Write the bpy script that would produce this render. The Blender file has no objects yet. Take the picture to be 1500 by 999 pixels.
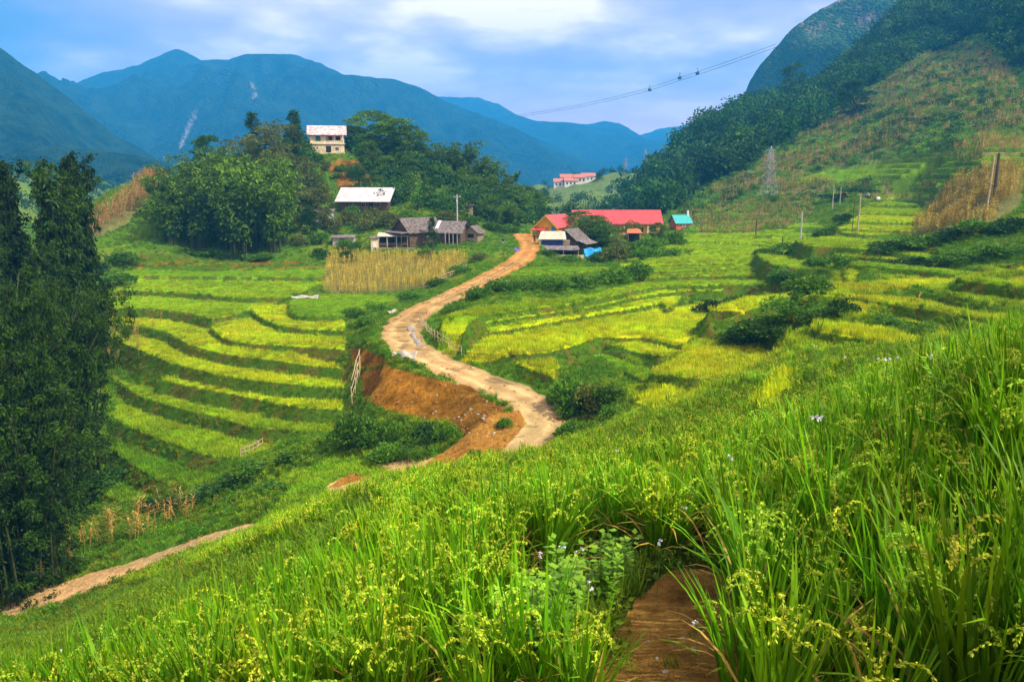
import bpy, math, random
import numpy as np
R = math.radians
sc = bpy.context.scene
C = sc.collection
rnd = random.Random(7)
# ------------------------------------------------------------------ camera
F, CX, CY = 1177.0, 750.0, 499.5
PIT = R(11.7); SP, CP = math.sin(PIT), math.cos(PIT)
cam = bpy.data.objects.new('camera', bpy.data.cameras.new('camera')); C.objects.link(cam)
cam.data.sensor_width = 36; cam.data.lens = F/1500*36
cam.data.clip_start = 0.05; cam.data.clip_end = 60000
cam.location = (0, 0, 0); cam.rotation_euler = (R(90)-PIT, 0, 0)
sc.camera = cam
# ------------------------------------------------------------------ light
SUN_EL, SUN_AZ = R(46), R(118)      # azimuth clockwise from +Y (view direction)
SUN_E, SKY_S, EXPO = 5.0, 0.068, 0.44
sun = bpy.data.objects.new('sun', bpy.data.lights.new('sun', 'SUN')); C.objects.link(sun)
sun.data.energy = SUN_E; sun.data.angle = R(1.5); sun.data.color = (1.0, 0.92, 0.74)
sun.rotation_euler = (math.pi/2-SUN_EL, 0, math.pi-SUN_AZ)
sun.location = (0, 0, 300)
w = bpy.data.worlds.new('World'); sc.world = w; w.use_nodes = True
def mknt(nt):
    nt.nodes.clear()
    def N(t, **kw):
        n = nt.nodes.new(t)
        for k, v in kw.items():
            if k.startswith('i_'):
                key = k[2:]
                key = int(key) if key.isdigit() else key
                n.inputs[key].default_value = v
            else: setattr(n, k, v)
        return n
    def L(a, b): nt.links.new(a, b)
    return N, L
def ramp(n, stops):
    el = n.color_ramp.elements
    while len(el) > 1: el.remove(el[-1])
    el[0].position = stops[0][0]; el[0].color = tuple(stops[0][1])+(1,)
    for p, c in stops[1:]:
        e = el.new(p); e.color = tuple(c)+(1,)
N, L = mknt(w.node_tree)
out = N('ShaderNodeOutputWorld'); bg = N('ShaderNodeBackground'); bg.inputs[1].default_value = SKY_S
sky = N('ShaderNodeTexSky', sky_type='NISHITA', sun_disc=False)
sky.sun_elevation = SUN_EL; sky.sun_rotation = SUN_AZ; sky.dust_density = 1.5; sky.altitude = 1200
tc = N('ShaderNodeTexCoord')
sep = N('ShaderNodeSeparateXYZ'); L(tc.outputs['Generated'], sep.inputs[0])
# cloud layer: project direction on a flat ceiling so clouds stretch towards the horizon
zc = N('ShaderNodeMath', operation='ADD', i_1=0.22); L(sep.outputs[2], zc.inputs[0])
zm = N('ShaderNodeMath', operation='MAXIMUM', i_1=0.05); L(zc.outputs[0], zm.inputs[0])
dv = N('ShaderNodeVectorMath', operation='DIVIDE'); cmb = N('ShaderNodeCombineXYZ')
for i in range(3): L(zm.outputs[0], cmb.inputs[i])
L(tc.outputs['Generated'], dv.inputs[0]); L(cmb.outputs[0], dv.inputs[1])
n1 = N('ShaderNodeTexNoise', i_Scale=0.9, i_Detail=8.0, i_Roughness=0.52, i_Distortion=0.25); L(dv.outputs[0], n1.inputs['Vector'])
n2 = N('ShaderNodeTexNoise', i_Scale=1.9, i_Detail=7.0, i_Roughness=0.5); 
mp = N('ShaderNodeMapping'); mp.inputs['Location'].default_value = (3.1, 1.7, 0.4); L(dv.outputs[0], mp.inputs[0]); L(mp.outputs[0], n2.inputs['Vector'])
# the left part of the sky is an opening with deeper blue, the rest bright lavender overcast
xs = N('ShaderNodeMapRange', interpolation_type='SMOOTHSTEP'); xs.inputs['From Min'].default_value=-0.62; xs.inputs['From Max'].default_value=-0.18
L(sep.outputs[0], xs.inputs[0])
zz = N('ShaderNodeMath', operation='MULTIPLY_ADD', i_1=0.9, i_2=-0.05); L(n1.outputs[0], zz.inputs[0])
ad = N('ShaderNodeMath', operation='MULTIPLY_ADD', i_1=0.75); L(xs.outputs[0], ad.inputs[0]); L(zz.outputs[0], ad.inputs[2])
cr = N('ShaderNodeMapRange', interpolation_type='SMOOTHSTEP'); cr.inputs['From Min'].default_value=0.28; cr.inputs['From Max'].default_value=0.95
L(ad.outputs[0], cr.inputs[0])
ccol = N('ShaderNodeValToRGB'); L(n2.outputs[0], ccol.inputs[0])
ramp(ccol, [(0.33,(11,8.8,12.5)),(0.45,(14.5,11.2,14.5)),(0.53,(20,15.6,16.8)),(0.61,(30,23.5,22))])
hcol = N('ShaderNodeMapRange', interpolation_type='SMOOTHSTEP'); hcol.inputs['From Min'].default_value=0.0; hcol.inputs['From Max'].default_value=0.14
L(sep.outputs[2], hcol.inputs[0])
hm = N('ShaderNodeMix', data_type='RGBA'); L(hcol.outputs[0], hm.inputs[0]); hm.inputs[6].default_value=(37,23,22,1); L(ccol.outputs[0], hm.inputs[7])
skd = N('ShaderNodeMix', data_type='RGBA', blend_type='MULTIPLY', i_0=1.0); L(sky.outputs[0], skd.inputs[6]); skd.inputs[7].default_value=(0.25,0.75,1.15,1)
mx = N('ShaderNodeMix', data_type='RGBA'); L(cr.outputs[0], mx.inputs[0]); L(skd.outputs[2], mx.inputs[6]); L(hm.outputs[2], mx.inputs[7])
L(mx.outputs[2], bg.inputs[0]); L(bg.outputs[0], out.inputs[0])
sc.view_settings.view_transform = 'Standard'; sc.view_settings.look = 'None'
sc.view_settings.exposure = EXPO; sc.view_settings.gamma = 1; sc.view_settings.use_curve_mapping = False
sc.render.engine = 'CYCLES'
cy = sc.cycles
cy.use_denoising = True; cy.max_bounces = 5; cy.diffuse_bounces = 2; cy.glossy_bounces = 1
cy.transmission_bounces = 3; cy.transparent_max_bounces = 6; cy.volume_bounces = 1
cy.sample_clamp_indirect = 6
# ------------------------------------------------------------------ geometry maths
def ratio(py):
    v = (CY-np.asarray(py, float))/F
    return (SP-v*CP)/(CP+v*SP)
def at(px, py, Y):
    v = (CY-py)/F; dy = CP+v*SP
    return ((px-CX)/F/dy*Y, Y, -float(ratio(py))*Y)
def atz(px, py, z): return at(px, py, -z/float(ratio(py)))
def proj(x, y, z):
    y = np.maximum(y, 0.2); d = y*CP - z*SP; h = y*SP + z*CP
    return CX+F*x/d, CY-F*h/d
def hash2(ix, iy, s):
    n = (ix.astype(np.int64)*374761393 + iy.astype(np.int64)*668265263 + s*1442695041) & 0xFFFFFFFF
    n = ((n ^ (n >> 13))*1274126177) & 0xFFFFFFFF
    return ((n ^ (n >> 16)) & 0xFFFF)/65535.0
def vnoise(x, y, s=0):
    x = np.asarray(x, float); y = np.asarray(y, float)
    ix = np.floor(x); iy = np.floor(y); fx = x-ix; fy = y-iy
    fx = fx*fx*(3-2*fx); fy = fy*fy*(3-2*fy)
    a = hash2(ix, iy, s); b = hash2(ix+1, iy, s); c = hash2(ix, iy+1, s); d = hash2(ix+1, iy+1, s)
    return (a+(b-a)*fx)*(1-fy)+(c+(d-c)*fx)*fy
def fbm(x, y, oct=4, s=0, lac=2.03, g=0.5):
    t = 0; a = 1; n = 0
    for o in range(oct):
        t = t+a*vnoise(x*lac**o+17*o, y*lac**o-9*o, s+o); n += a; a *= g
    return t/n
def ridged(x, y, oct=5, s=0):
    t = 0; a = 1; n = 0
    for o in range(oct):
        t = t+a*(1-abs(2*vnoise(x*2.07**o+5*o, y*2.07**o+3*o, s+o)-1)); n += a; a *= 0.5
    return t/n
# ------------------------------------------------------------------ object helpers
def tag(o, label=None, cat=None, group=None, kind=None):
    if label: o['label'] = label
    if cat: o['category'] = cat
    if group: o['group'] = group
    if kind: o['kind'] = kind
    return o
def empty(name, loc, rz=0.0, label=None, cat=None, group=None):
    o = bpy.data.objects.new(name, None); C.objects.link(o); o.location = loc; o.rotation_euler[2] = rz
    o.empty_display_size = 0.1
    return tag(o, label, cat, group)
def mesh_np(name, V, Q, mats, parent=None, mi=None, smooth=False, attrs=None, link=True):
    V = np.asarray(V, np.float32); Q = np.asarray(Q, np.int32)
    me = bpy.data.meshes.new(name); n = Q.shape[1]
    me.vertices.add(len(V)); me.vertices.foreach_set('co', V.ravel())
    me.loops.add(Q.size); me.loops.foreach_set('vertex_index', Q.ravel())
    me.polygons.add(len(Q)); me.polygons.foreach_set('loop_start', np.arange(0, Q.size, n, dtype=np.int32))
    me.polygons.foreach_set('loop_total', np.full(len(Q), n, np.int32))
    if mi is not None: me.polygons.foreach_set('material_index', np.asarray(mi, np.int32))
    me.polygons.foreach_set('use_smooth', np.full(len(Q), smooth))
    for m in (mats if isinstance(mats, (list, tuple)) else [mats]): me.materials.append(m)
    me.update(calc_edges=True)
    for k, (dt, arr) in (attrs or {}).items():
        at_ = me.attributes.new(k, dt, 'POINT')
        at_.data.foreach_set({'FLOAT':'value','FLOAT_COLOR':'color','FLOAT_VECTOR':'vector','INT':'value'}[dt], np.asarray(arr).ravel())
    o = bpy.data.objects.new(name, me)
    if link: C.objects.link(o)
    if parent: o.parent = parent
    return o
class MB:
    """collects boxes, bars, sheets and tubes, then links them as one mesh"""
    def __init__(s): s.v = []; s.f = []
    def add(s, v, f):
        b = len(s.v); s.v += [tuple(p) for p in v]; s.f += [tuple(i+b for i in q) for q in f]; return s
    def box(s, x0, x1, y0, y1, z0, z1):
        return s.add([(x0,y0,z0),(x1,y0,z0),(x1,y1,z0),(x0,y1,z0),(x0,y0,z1),(x1,y0,z1),(x1,y1,z1),(x0,y1,z1)],
                     [(3,2,1,0),(4,5,6,7),(0,1,5,4),(1,2,6,5),(2,3,7,6),(3,0,4,7)])
    def slab(s, a, b, c, d, t):
        """quad a-b-c-d (counter clockwise from above) thickened downward by t"""
        lo = [(p[0], p[1], p[2]-t) for p in (a, b, c, d)]
        return s.add([a, b, c, d]+lo, [(0,1,2,3),(7,6,5,4),(0,4,5,1),(1,5,6,2),(2,6,7,3),(3,7,4,0)])
    def prism(s, pts, y0, y1):
        """outline in x-z extruded along y"""
        n = len(pts); v = [(p[0], y0, p[1]) for p in pts]+[(p[0], y1, p[1]) for p in pts]
        return s.add(v, [tuple(range(n)), tuple(range(2*n-1, n-1, -1))]+[(i, i+n, (i+1) % n+n, (i+1) % n) for i in range(n)])
    def tube(s, pts, r, n=8, cap=True):
        pts = [np.array(p, float) for p in pts]; rr = r if isinstance(r, (list, tuple)) else [r]*len(pts)
        b = len(s.v)
        for i, p in enumerate(pts):
            d = pts[min(i+1, len(pts)-1)]-pts[max(i-1, 0)]; d /= np.linalg.norm(d)+1e-9
            a = np.cross(d, (0.31, 0.17, 0.93) if abs(d[2]) < 0.9 else (1, 0, 0)); a /= np.linalg.norm(a); c = np.cross(d, a)
            for k in range(n):
                t = 2*math.pi*k/n; s.v.append(tuple(p+rr[i]*(math.cos(t)*a+math.sin(t)*c)))
        for i in range(len(pts)-1):
            for k in range(n):
                s.f.append((b+i*n+k, b+i*n+(k+1) % n, b+(i+1)*n+(k+1) % n, b+(i+1)*n+k))
        if cap: s.f.append(tuple(b+k for k in range(n))[::-1]); s.f.append(tuple(b+(len(pts)-1)*n+k for k in range(n)))
        return s
    def blob(s, c, rx, ry, rz, seed=0, n=10, m=7, amp=0.25):
        r_ = random.Random(seed); b = len(s.v)
        ph = [r_.uniform(0, 6.3) for _ in range(6)]
        for i in range(m+1):
            th = math.pi*i/m
            for k in range(n):
                a = 2*math.pi*k/n
                q = 1+amp*(math.sin(2*a+ph[0]+th)*0.5+math.sin(3*a+ph[1])*0.3*math.sin(th)+math.sin(3*th+ph[2])*0.3)
                s.v.append((c[0]+rx*q*math.sin(th)*math.cos(a), c[1]+ry*q*math.sin(th)*math.sin(a), c[2]+rz*q*math.cos(th)))
        for i in range(m):
            for k in range(n):
                s.f.append((b+i*n+k, b+(i+1)*n+k, b+(i+1)*n+(k+1) % n, b+i*n+(k+1) % n))
        return s
    def build(s, name, mat, parent=None, smooth=False, bevel=0):
        me = bpy.data.meshes.new(name); me.from_pydata(s.v, [], s.f); me.materials.append(mat); me.update()
        if smooth: me.polygons.foreach_set('use_smooth', [True]*len(me.polygons))
        o = bpy.data.objects.new(name, me); C.objects.link(o)
        if parent: o.parent = parent
        if bevel:
            m = o.modifiers.new('bevel', 'BEVEL'); m.width = bevel; m.segments = 1; m.limit_method = 'ANGLE'
        return o
# ------------------------------------------------------------------ materials
def mat(name, col, rough=0.85, nscale=3.0, namp=0.25, bump=0.0, bscale=20.0, metal=0.0, spec=0.3, kind='noise', wave=None, col2=None):
    m = bpy.data.materials.new(name); m.use_nodes = True; N, L = mknt(m.node_tree)
    o = N('ShaderNodeOutputMaterial'); p = N('ShaderNodeBsdfPrincipled'); L(p.outputs[0], o.inputs[0])
    p.inputs['Roughness'].default_value = rough; p.inputs['Metallic'].default_value = metal
    p.inputs['Specular IOR Level'].default_value = spec
    t = N('ShaderNodeTexCoord'); n = N('ShaderNodeTexNoise', i_Scale=nscale, i_Detail=5.0, i_Roughness=0.65); L(t.outputs['Object'], n.inputs['Vector'])
    c2 = col2 or tuple(c*(1-namp*1.6) for c in col); c1 = tuple(min(1, c*(1+namp*0.6)) for c in col)
    rp = N('ShaderNodeValToRGB'); ramp(rp, [(0.32, c2), (0.66, c1)]); L(n.outputs[0], rp.inputs[0])
    last = rp.outputs[0]
    if wave:   # (axis, scale, amount): corrugation, tiles or boards
        wv = N('ShaderNodeTexWave', wave_type='BANDS', bands_direction=wave[0], i_Scale=wave[1], i_Distortion=0.3, i_Detail=1.0)
        L(t.outputs['Object'], wv.inputs[0])
        mr = N('ShaderNodeMapRange'); mr.inputs['To Min'].default_value = 1-wave[2]; mr.inputs['To Max'].default_value = 1; L(wv.outputs[1], mr.inputs[0])
        mm = N('ShaderNodeMix', data_type='RGBA', blend_type='MULTIPLY', i_0=1.0); L(last, mm.inputs[6]); L(mr.outputs[0], mm.inputs[7]); last = mm.outputs[2]
    L(last, p.inputs['Base Color'])
    if bump:
        nb = N('ShaderNodeTexNoise', i_Scale=bscale, i_Detail=4.0); L(t.outputs['Object'], nb.inputs['Vector'])
        b = N('ShaderNodeBump', i_Strength=bump, i_Distance=0.05); L(nb.outputs[0], b.inputs['Height']); L(b.outputs[0], p.inputs['Normal'])
    return m
def leafmat(name, col, col2, trans=0.35, inst=False, rough=0.55, spread=0.5, tintattr=True):
    """leaf: diffuse + translucent; colour varied by the point's own 'lv' value and per plant"""
    m = bpy.data.materials.new(name); m.use_nodes = True; N, L = mknt(m.node_tree)
    o = N('ShaderNodeOutputMaterial')
    a = N('ShaderNodeAttribute', attribute_name='lv')
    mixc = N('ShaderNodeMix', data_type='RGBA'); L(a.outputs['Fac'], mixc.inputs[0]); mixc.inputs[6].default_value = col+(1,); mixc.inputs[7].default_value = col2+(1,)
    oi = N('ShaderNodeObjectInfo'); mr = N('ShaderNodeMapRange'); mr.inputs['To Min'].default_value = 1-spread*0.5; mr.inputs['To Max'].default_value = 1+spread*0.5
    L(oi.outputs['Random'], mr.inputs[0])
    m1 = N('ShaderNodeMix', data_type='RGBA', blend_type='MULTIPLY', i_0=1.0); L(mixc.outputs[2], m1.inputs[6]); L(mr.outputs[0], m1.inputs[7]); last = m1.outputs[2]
    if inst:
        ti = N('ShaderNodeAttribute', attribute_name='tint', attribute_type='INSTANCER')
        m2 = N('ShaderNodeMix', data_type='RGBA', blend_type='MULTIPLY', i_0=1.0); L(last, m2.inputs[6]); L(ti.outputs['Color'], m2.inputs[7]); last = m2.outputs[2]
    d = N('ShaderNodeBsdfPrincipled'); d.inputs['Roughness'].default_value = rough; d.inputs['Specular IOR Level'].default_value = 0.12; L(last, d.inputs[0])
    t = N('ShaderNodeBsdfTranslucent'); L(last, t.inputs[0]); ms = N('ShaderNodeMixShader', i_0=trans)
    L(d.outputs[0], ms.inputs[1]); L(t.outputs[0], ms.inputs[2]); L(ms.outputs[0], o.inputs[0])
    return m
# ================================================================== TERRAIN
# control points: (px, py, distance) of the bare ground
CTRL = [
 # near slope under the camera, falling to the left and away
 (700,999,4.6),(300,999,7.6),(60,999,12.5),(980,960,4.6),(1250,999,3.9),(1480,999,3.3),(1700,980,3.0),(-150,980,16),
 (700,860,7.2),(700,790,10.6),(700,735,16),(560,760,16),(820,700,19),(840,665,25),(450,800,16),(300,868,16.5),(150,915,20),(300,834,24),
 (60,947,23),(180,888,31),(1000,760,9.6),(1000,690,14),(1000,640,21),(950,625,30),(1150,700,10.5),(1180,640,15),(1150,600,22),(1130,570,30),
 (1350,760,5.6),(1350,640,9),(1350,580,15),(1330,540,24),(1480,640,6.0),(1480,600,8),(1480,550,13),(1480,520,22),(1700,600,6),(1700,520,12),
 (420,775,26),(560,722,28),(690,690,27),(-100,905,36),(-150,820,44),
 # below the crest, path and ravine on the left
 (20,893,44),(150,848,45),(330,785,45),(450,745,46),(540,705,49),(600,690,51),(60,800,52),(-80,740,58),(200,762,55),(300,738,55),(380,690,58),(450,680,56),(470,640,62),
 (580,655,56),(640,600,60),(540,560,67),(530,520,72),(700,600,58),(500,700,52),
 # road
 (765,345,165),(778,355,149),(680,425,95.5),(598,468,79.6),(590,500,70.9),(675,545,64),(745,572,61),(785,605,58),(785,625,55.8),(735,668,50.8),(860,610,57),(900,590,56),
 # left: gully and slope beyond the terraces
 (120,560,80),(100,450,105),(60,620,72),(0,500,95),(-120,560,90),(-100,400,130),(30,420,110),(140,390,125),(200,360,138),
 # knoll
 (300,358,146),(400,352,148),(250,320,150),(150,305,150),(190,280,160),(225,264,168),(120,330,150),(60,350,165),(10,300,250),(20,272,330),(-100,262,330),
 (350,300,165),(400,260,175),(440,245,185),(480,224,196),(510,226,197),(560,225,210),(600,230,212),(480,262,186),(470,300,172),(530,306,172),(560,310,168),(600,355,150),(640,352,152),(700,350,155),
 (640,255,212),(640,320,165),(700,280,210),(700,315,175),(750,300,212),(800,322,215),(740,345,170),(520,360,150),(470,375,140),
 # behind the knoll the land drops
 (300,300,260),(450,290,290),(600,300,300),(700,310,300),(250,330,230),(100,330,260),(780,335,280),
 # far terraced hill with the town
 (805,306,400),(870,300,400),(930,300,380),(820,276,470),(870,270,480),(900,262,500),(950,245,520),(905,285,440),(900,290,620),(820,300,640),(960,275,640),
 # school, valley and trellis field
 (800,362,160),(850,352,165),(900,348,170),(960,346,172),(830,380,140),(900,372,150),(960,372,140),(990,335,185),(1000,344,165),(1100,328,180),(1180,308,190),(1000,318,200),
 (1010,395,112),(900,392,118),
 # right hillside
 (980,310,215),(1060,300,215),(1120,290,215),(1130,255,250),(1090,215,300),(1050,230,330),(1000,265,330),(950,290,330),(920,300,330),(1020,210,370),(1085,172,400),(960,250,370),(935,262,360),
 (1120,165,420),(1180,140,450),(1240,100,480),(1300,40,500),(1400,-40,520),(1250,240,230),(1300,200,250),(1220,170,330),(1350,120,320),(1500,140,250),(1500,50,330),(1500,-40,400),(1700,-60,330),(1700,120,230),
 (1250,275,205),(1300,270,195),(1240,285,190),(1400,240,175),(1500,210,165),(1380,200,215),(1700,240,130),(1400,60,400),(1300,90,400),
 (1090,220,560),(1180,170,620),(1300,90,680),(1500,50,690),(1000,255,520),
 # right terraces
 (1380,270,150),(1440,260,140),(1500,240,140),(1440,300,112),(1500,330,95),(1380,340,105),(1440,370,88),(1500,380,80),(1640,360,70),(1640,430,45),
 (1500,470,46),(1500,500,36),(1100,475,62),(1150,490,55),(1230,470,56),(1050,560,48),(950,600,45),(880,560,62),(1000,560,55),(1250,520,38),(1400,500,40),
]
# terraces: (edge in px, ground height, closing line or None = use previous, cover)
TR = []
def T(edge, z, back, kind='rg'): TR.append((edge, z, back, kind))
left_top = [(500,372),(350,366),(205,370)]
LT = [
 ([(195,392),(300,395),(460,392),(505,388)], -14.6, 'soil'),
 ([(168,403),(300,404),(455,406),(480,405)], -15.0, 'g2'),
 ([(160,425),(257,427),(320,434),(380,436),(424,434)], -15.7, 'rg'),
 ([(142,450),(228,452),(275,458),(311,467)], -16.5, 'rg'),
 ([(136,472),(200,476),(245,485),(274,503),(308,514),(365,523),(434,532),(503,539)], -17.7, 'ry'),
 ([(251,531),(297,543),(354,555),(423,562),(503,567)], -18.8, 'ry'),
 ([(237,556),(286,567),(343,578),(400,589),(445,598),(500,599)], -20.0, 'ry'),
 ([(172,556),(200,578),(240,592),(297,606),(365,624),(423,632),(485,632)], -21.3, 'rg'),
 ([(165,612),(200,629),(251,649),(297,666),(348,670)], -22.5, 'rg'),
 ([(129,643),(160,657),(194,680),(228,703),(281,709)], -23.8, 'rg2'),
 ([(88,675),(126,697),(160,726),(183,737),(220,735)], -25.0, 'rg2'),
]
prev = [(p[0], p[1], -14.0) for p in [(205,381),(350,378),(500,380)]]
for e, z, k in LT:
    T([(a, b, z) for a, b in e], z, prev, k)
    prev = [(a, b, z) for a, b in e]
def TT(edge, z, back, zb, kind): T([(a, b, z) for a, b in edge], z, [(a, b, zb) for a, b in back], kind)
# right part of the left terraces
TT([(424,455),(434,462),(480,464),(505,460)], -15.7, [(430,436),(520,430),(590,432)], -15.5, 'g2')
TT([(424,440),(424,455),(434,462),(500,464),(530,452),(590,436)], -15.75, [(590,431),(480,428),(430,436)], -15.5, 'g2')
TT([(368,448),(371,458),(398,473),(434,481),(503,484)], -16.35, [(505,461),(480,464),(434,462),(415,440)], -15.7, 'ry')
TT([(308,480),(331,498),(365,503),(434,507),(503,511)], -17.05, [(503,484),(434,481),(398,473),(371,458),(312,466)], -16.35, 'ry')
# right of the road
TT([(735,403),(800,403),(850,399),(885,395)], -12.3, [(890,388),(800,386),(745,392)], -11.9, 'g2')
TT([(633,484),(662,483),(689,475),(693,466),(716,460),(812,448),(876,438),(940,423),(972,418),(1100,416),(1140,418)], -13.3, [(1140,408),(1000,409),(930,414),(870,428),(800,437),(700,448),(650,462)], -13.1, 'rg')
TT([(690,478),(716,471),(812,458),(876,448),(940,433),(1004,426),(1055,422)], -13.9, [(1060,418),(972,418),(940,423),(876,438),(812,448),(716,460)], -13.3, 'ry')
TT([(704,487),(764,479),(812,470),(876,460),(940,449),(968,442),(978,452)], -14.4, [(1000,428),(940,433),(876,448),(812,458),(716,471)], -13.9, 'ry')
TT([(645,492),(660,506),(676,515),(760,519),(812,515),(838,507),(860,499),(885,492),(905,495),(944,491),(980,503),(1016,507),(1046,493),(1030,479),(1040,460),(1085,448)], -15.0,
   [(1040,436),(978,450),(968,442),(940,449),(876,460),(812,470),(764,479),(704,485)], -14.6, 'y')
TT([(866,498),(898,506),(940,518),(998,522),(1014,509)], -15.6, [(1014,505),(944,491),(905,495),(880,490)], -15.0, 'ry')
TT([(680,516),(720,524),(760,532),(806,546)], -15.7, [(812,538),(812,517),(760,520)], -15.1, 'y')
TT([(857,516),(900,536),(950,560),(1000,570)], -16.3, [(1000,548),(940,530),(870,506)], -15.8, 'g2')
TT([(955,546),(1030,556),(1130,548),(1156,528)], -13.9, [(1150,515),(1090,500),(1018,498),(1000,522)], -14.1, 'ry')
TT([(930,588),(945,594),(985,590),(1004,578)], -14.6, [(1000,562),(965,566)], -14.9, 'y')
TT([(1000,353),(1100,356),(1190,362)], -11.1, [(1190,350),(1100,343),(1000,344)], -11.0, 'rg')
TT([(1000,346),(1060,346),(1180,350)], -10.8, [(1180,343),(1060,339),(1000,340)], -10.7, 'rg')
TT([(960,363),(1015,364),(1100,371),(1176,376)], -11.6, [(1190,362),(1100,356),(1000,353)], -11.1, 'rg')
TT([(1010,374),(1060,375),(1140,380)], -11.85, [(1176,376),(1100,371),(1015,364)], -11.6, 'rg')
TT([(935,389),(1030,386),(1118,386),(1205,391)], -12.1, [(1180,382),(1060,375),(1010,374),(950,378)], -11.9, 'rg')
TT([(945,399),(1066,393),(1150,398),(1190,405)], -12.5, [(1205,391),(1118,386),(1030,386),(935,389)], -12.1, 'rg')
TT([(945,407),(1066,402),(1155,407)], -12.9, [(1190,405),(1150,398),(1066,393),(945,399)], -12.5, 'rg')
TT([(1165,352),(1180,360),(1210,360),(1285,366)], -9.0, [(1280,352),(1215,344)], -8.7, 'rg')
TT([(1108,373),(1130,389),(1205,394),(1260,399)], -11.0, [(1260,388),(1190,380),(1130,368)], -10.7, 'rg')
TT([(1245,387),(1340,396),(1425,404)], -9.2, [(1425,396),(1340,386),(1250,379)], -8.9, 'g2')
TT([(1110,344),(1190,343)], -10.3, [(1190,334),(1110,338)], -10.2, 'rg')
TT([(1150,333),(1205,331)], -9.7, [(1205,325),(1150,328)], -9.5, 'rg')
TT([(1228,334),(1300,337),(1362,338)], -8.1, [(1362,328),(1250,326)], -7.8, 'ry')
TT([(1245,323),(1300,325),(1370,326)], -7.4, [(1370,316),(1260,314)], -7.1, 'ry')
TT([(1258,311),(1310,312),(1365,314)], -6.7, [(1365,305),(1265,303)], -6.4, 'rg')
TT([(1265,299),(1345,300)], -5.9, [(1345,292),(1270,292)], -5.7, 'rg')
TT([(1040,472),(1094,455),(1150,464),(1169,461)], -12.4, [(1160,432),(1090,437),(1040,452)], -12.3, 'y')
TT([(1035,492),(1046,490),(1100,486),(1160,480)], -13.7, [(1169,463),(1094,458),(1036,476)], -12.6, 'rg')
TT([(1170,433),(1236,434),(1282,436),(1344,447),(1396,458),(1431,468),(1510,476)], -9.5,
   [(1510,418),(1400,412),(1300,414),(1230,421),(1172,426)], -9.6, 'ry')
TT([(1400,408),(1413,411),(1448,415),(1510,422)], -8.2, [(1510,394),(1420,398)], -7.9, 'rg')
TT([(1195,484),(1250,495),(1300,506),(1350,512)], -9.9, [(1350,498),(1290,484),(1195,473)], -9.9, 'y')
for i in range(5):
    yy = 241-i*9; zz = -float(ratio(yy))*(150+9*i)
    TR.append(([(1440,yy,zz),(1530,yy,zz)], zz, [(1530,yy,'Y',158+9*i),(1440,yy,'Y',158+9*i)], 'rg'))
ROAD = [(762,343,-12.2),(778,355,-12.3),(770,375,-12.7),(745,392,-13.0),(715,408,-13.3),(680,425,-13.6),(650,440,-14.0),(620,453,-14.4),(598,468,-14.8),(586,483,-15.0),
        (591,500,-15.2),(612,517,-15.6),(642,531,-15.9),(676,545,-16.2),(712,559,-16.6),(746,573,-16.9),(776,589,-17.2),(788,606,-17.5),(786,626,-17.8),(766,650,-18.0),(735,668,-18.2),(690,690,-18.6),(620,715,-19.3)]
PATH = [(-60,925,-27.2),(20,894,-26.0),(75,872,-25.5),(150,850,-24.8),(230,820,-23.6),(290,795,-22.3),(335,785,-21.5),(380,784,-21.4),(440,775,-21.0),(490,745,-20.6),(515,705,-20.0),(548,692,-19.6),(620,680,-19.0)]

def edge_world(pl): return np.array([(at(q[0], q[1], q[3]) if len(q) > 3 else atz(*q))[:2] for q in pl])
def densify(P, step):
    out_ = [P[0]]
    for a, b in zip(P[:-1], P[1:]):
        n = max(1, int(np.linalg.norm(b[:2]-a[:2])/step)); 
        for i in range(1, n+1): out_.append(a+(b-a)*i/n)
    return np.array(out_)
def chaikin(P, it=2):
    for _ in range(it):
        Q = [P[0]]
        for a, b in zip(P[:-1], P[1:]): Q += [a*0.75+b*0.25, a*0.25+b*0.75]
        Q.append(P[-1]); P = np.array(Q)
    return P
# --- interpolate ground ratio over (x/y, ln y) with a thin plate spline
KA = 2.4
cp = []
for px, py, Y in CTRL: x, y, z = at(px, py, Y); cp.append((x/y*KA, math.log(y), -z/y))
for e, z, b, k in TR:
    for q in (e[0], e[len(e)//2], e[-1]):
        x, y, _ = atz(*q); cp.append((x/y*KA, math.log(y), -(z-0.55)/y))
for q in ROAD[2:-1:3]:
    x, y, _ = atz(*q); cp.append((x/y*KA, math.log(y), -q[2]/y))
cp = np.array(cp)
def tps_fit(P, v, lam):
    n = len(P); d = np.hypot(P[:,None,0]-P[None,:,0], P[:,None,1]-P[None,:,1])
    K = np.where(d > 0, d*d*np.log(d+1e-12), 0)+lam*np.eye(n)
    A = np.zeros((n+3, n+3)); A[:n,:n] = K; A[:n,n] = 1; A[:n,n+1:] = P; A[n,:n] = 1; A[n+1:,:n] = P.T
    return np.linalg.solve(A, np.concatenate([v, np.zeros(3)]))
wt = tps_fit(cp[:,:2], cp[:,2], 0.0006)
def base_z(x, y):
    sh = x.shape; x = x.ravel(); y = y.ravel(); r = np.empty(len(x))
    for i in range(0, len(x), 20000):
        a = x[i:i+20000]/y[i:i+20000]*KA; b = np.log(y[i:i+20000])
        d2 = (a[:,None]-cp[None,:,0])**2+(b[:,None]-cp[None,:,1])**2
        r[i:i+20000] = (0.5*d2*np.log(d2+1e-12))@wt[:-3]+wt[-3]+wt[-2]*a+wt[-1]*b
    return (-np.clip(r, -0.8, 1.6)*y).reshape(sh)
NU = 980
ug = np.concatenate([np.linspace(-3.5,-1.15,40,endpoint=False), np.linspace(-1.15,-0.76,40,endpoint=False), np.linspace(-0.76,0.68,NU-80), np.linspace(0.69,1.15,40), np.linspace(1.18,3.5,40)])
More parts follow.
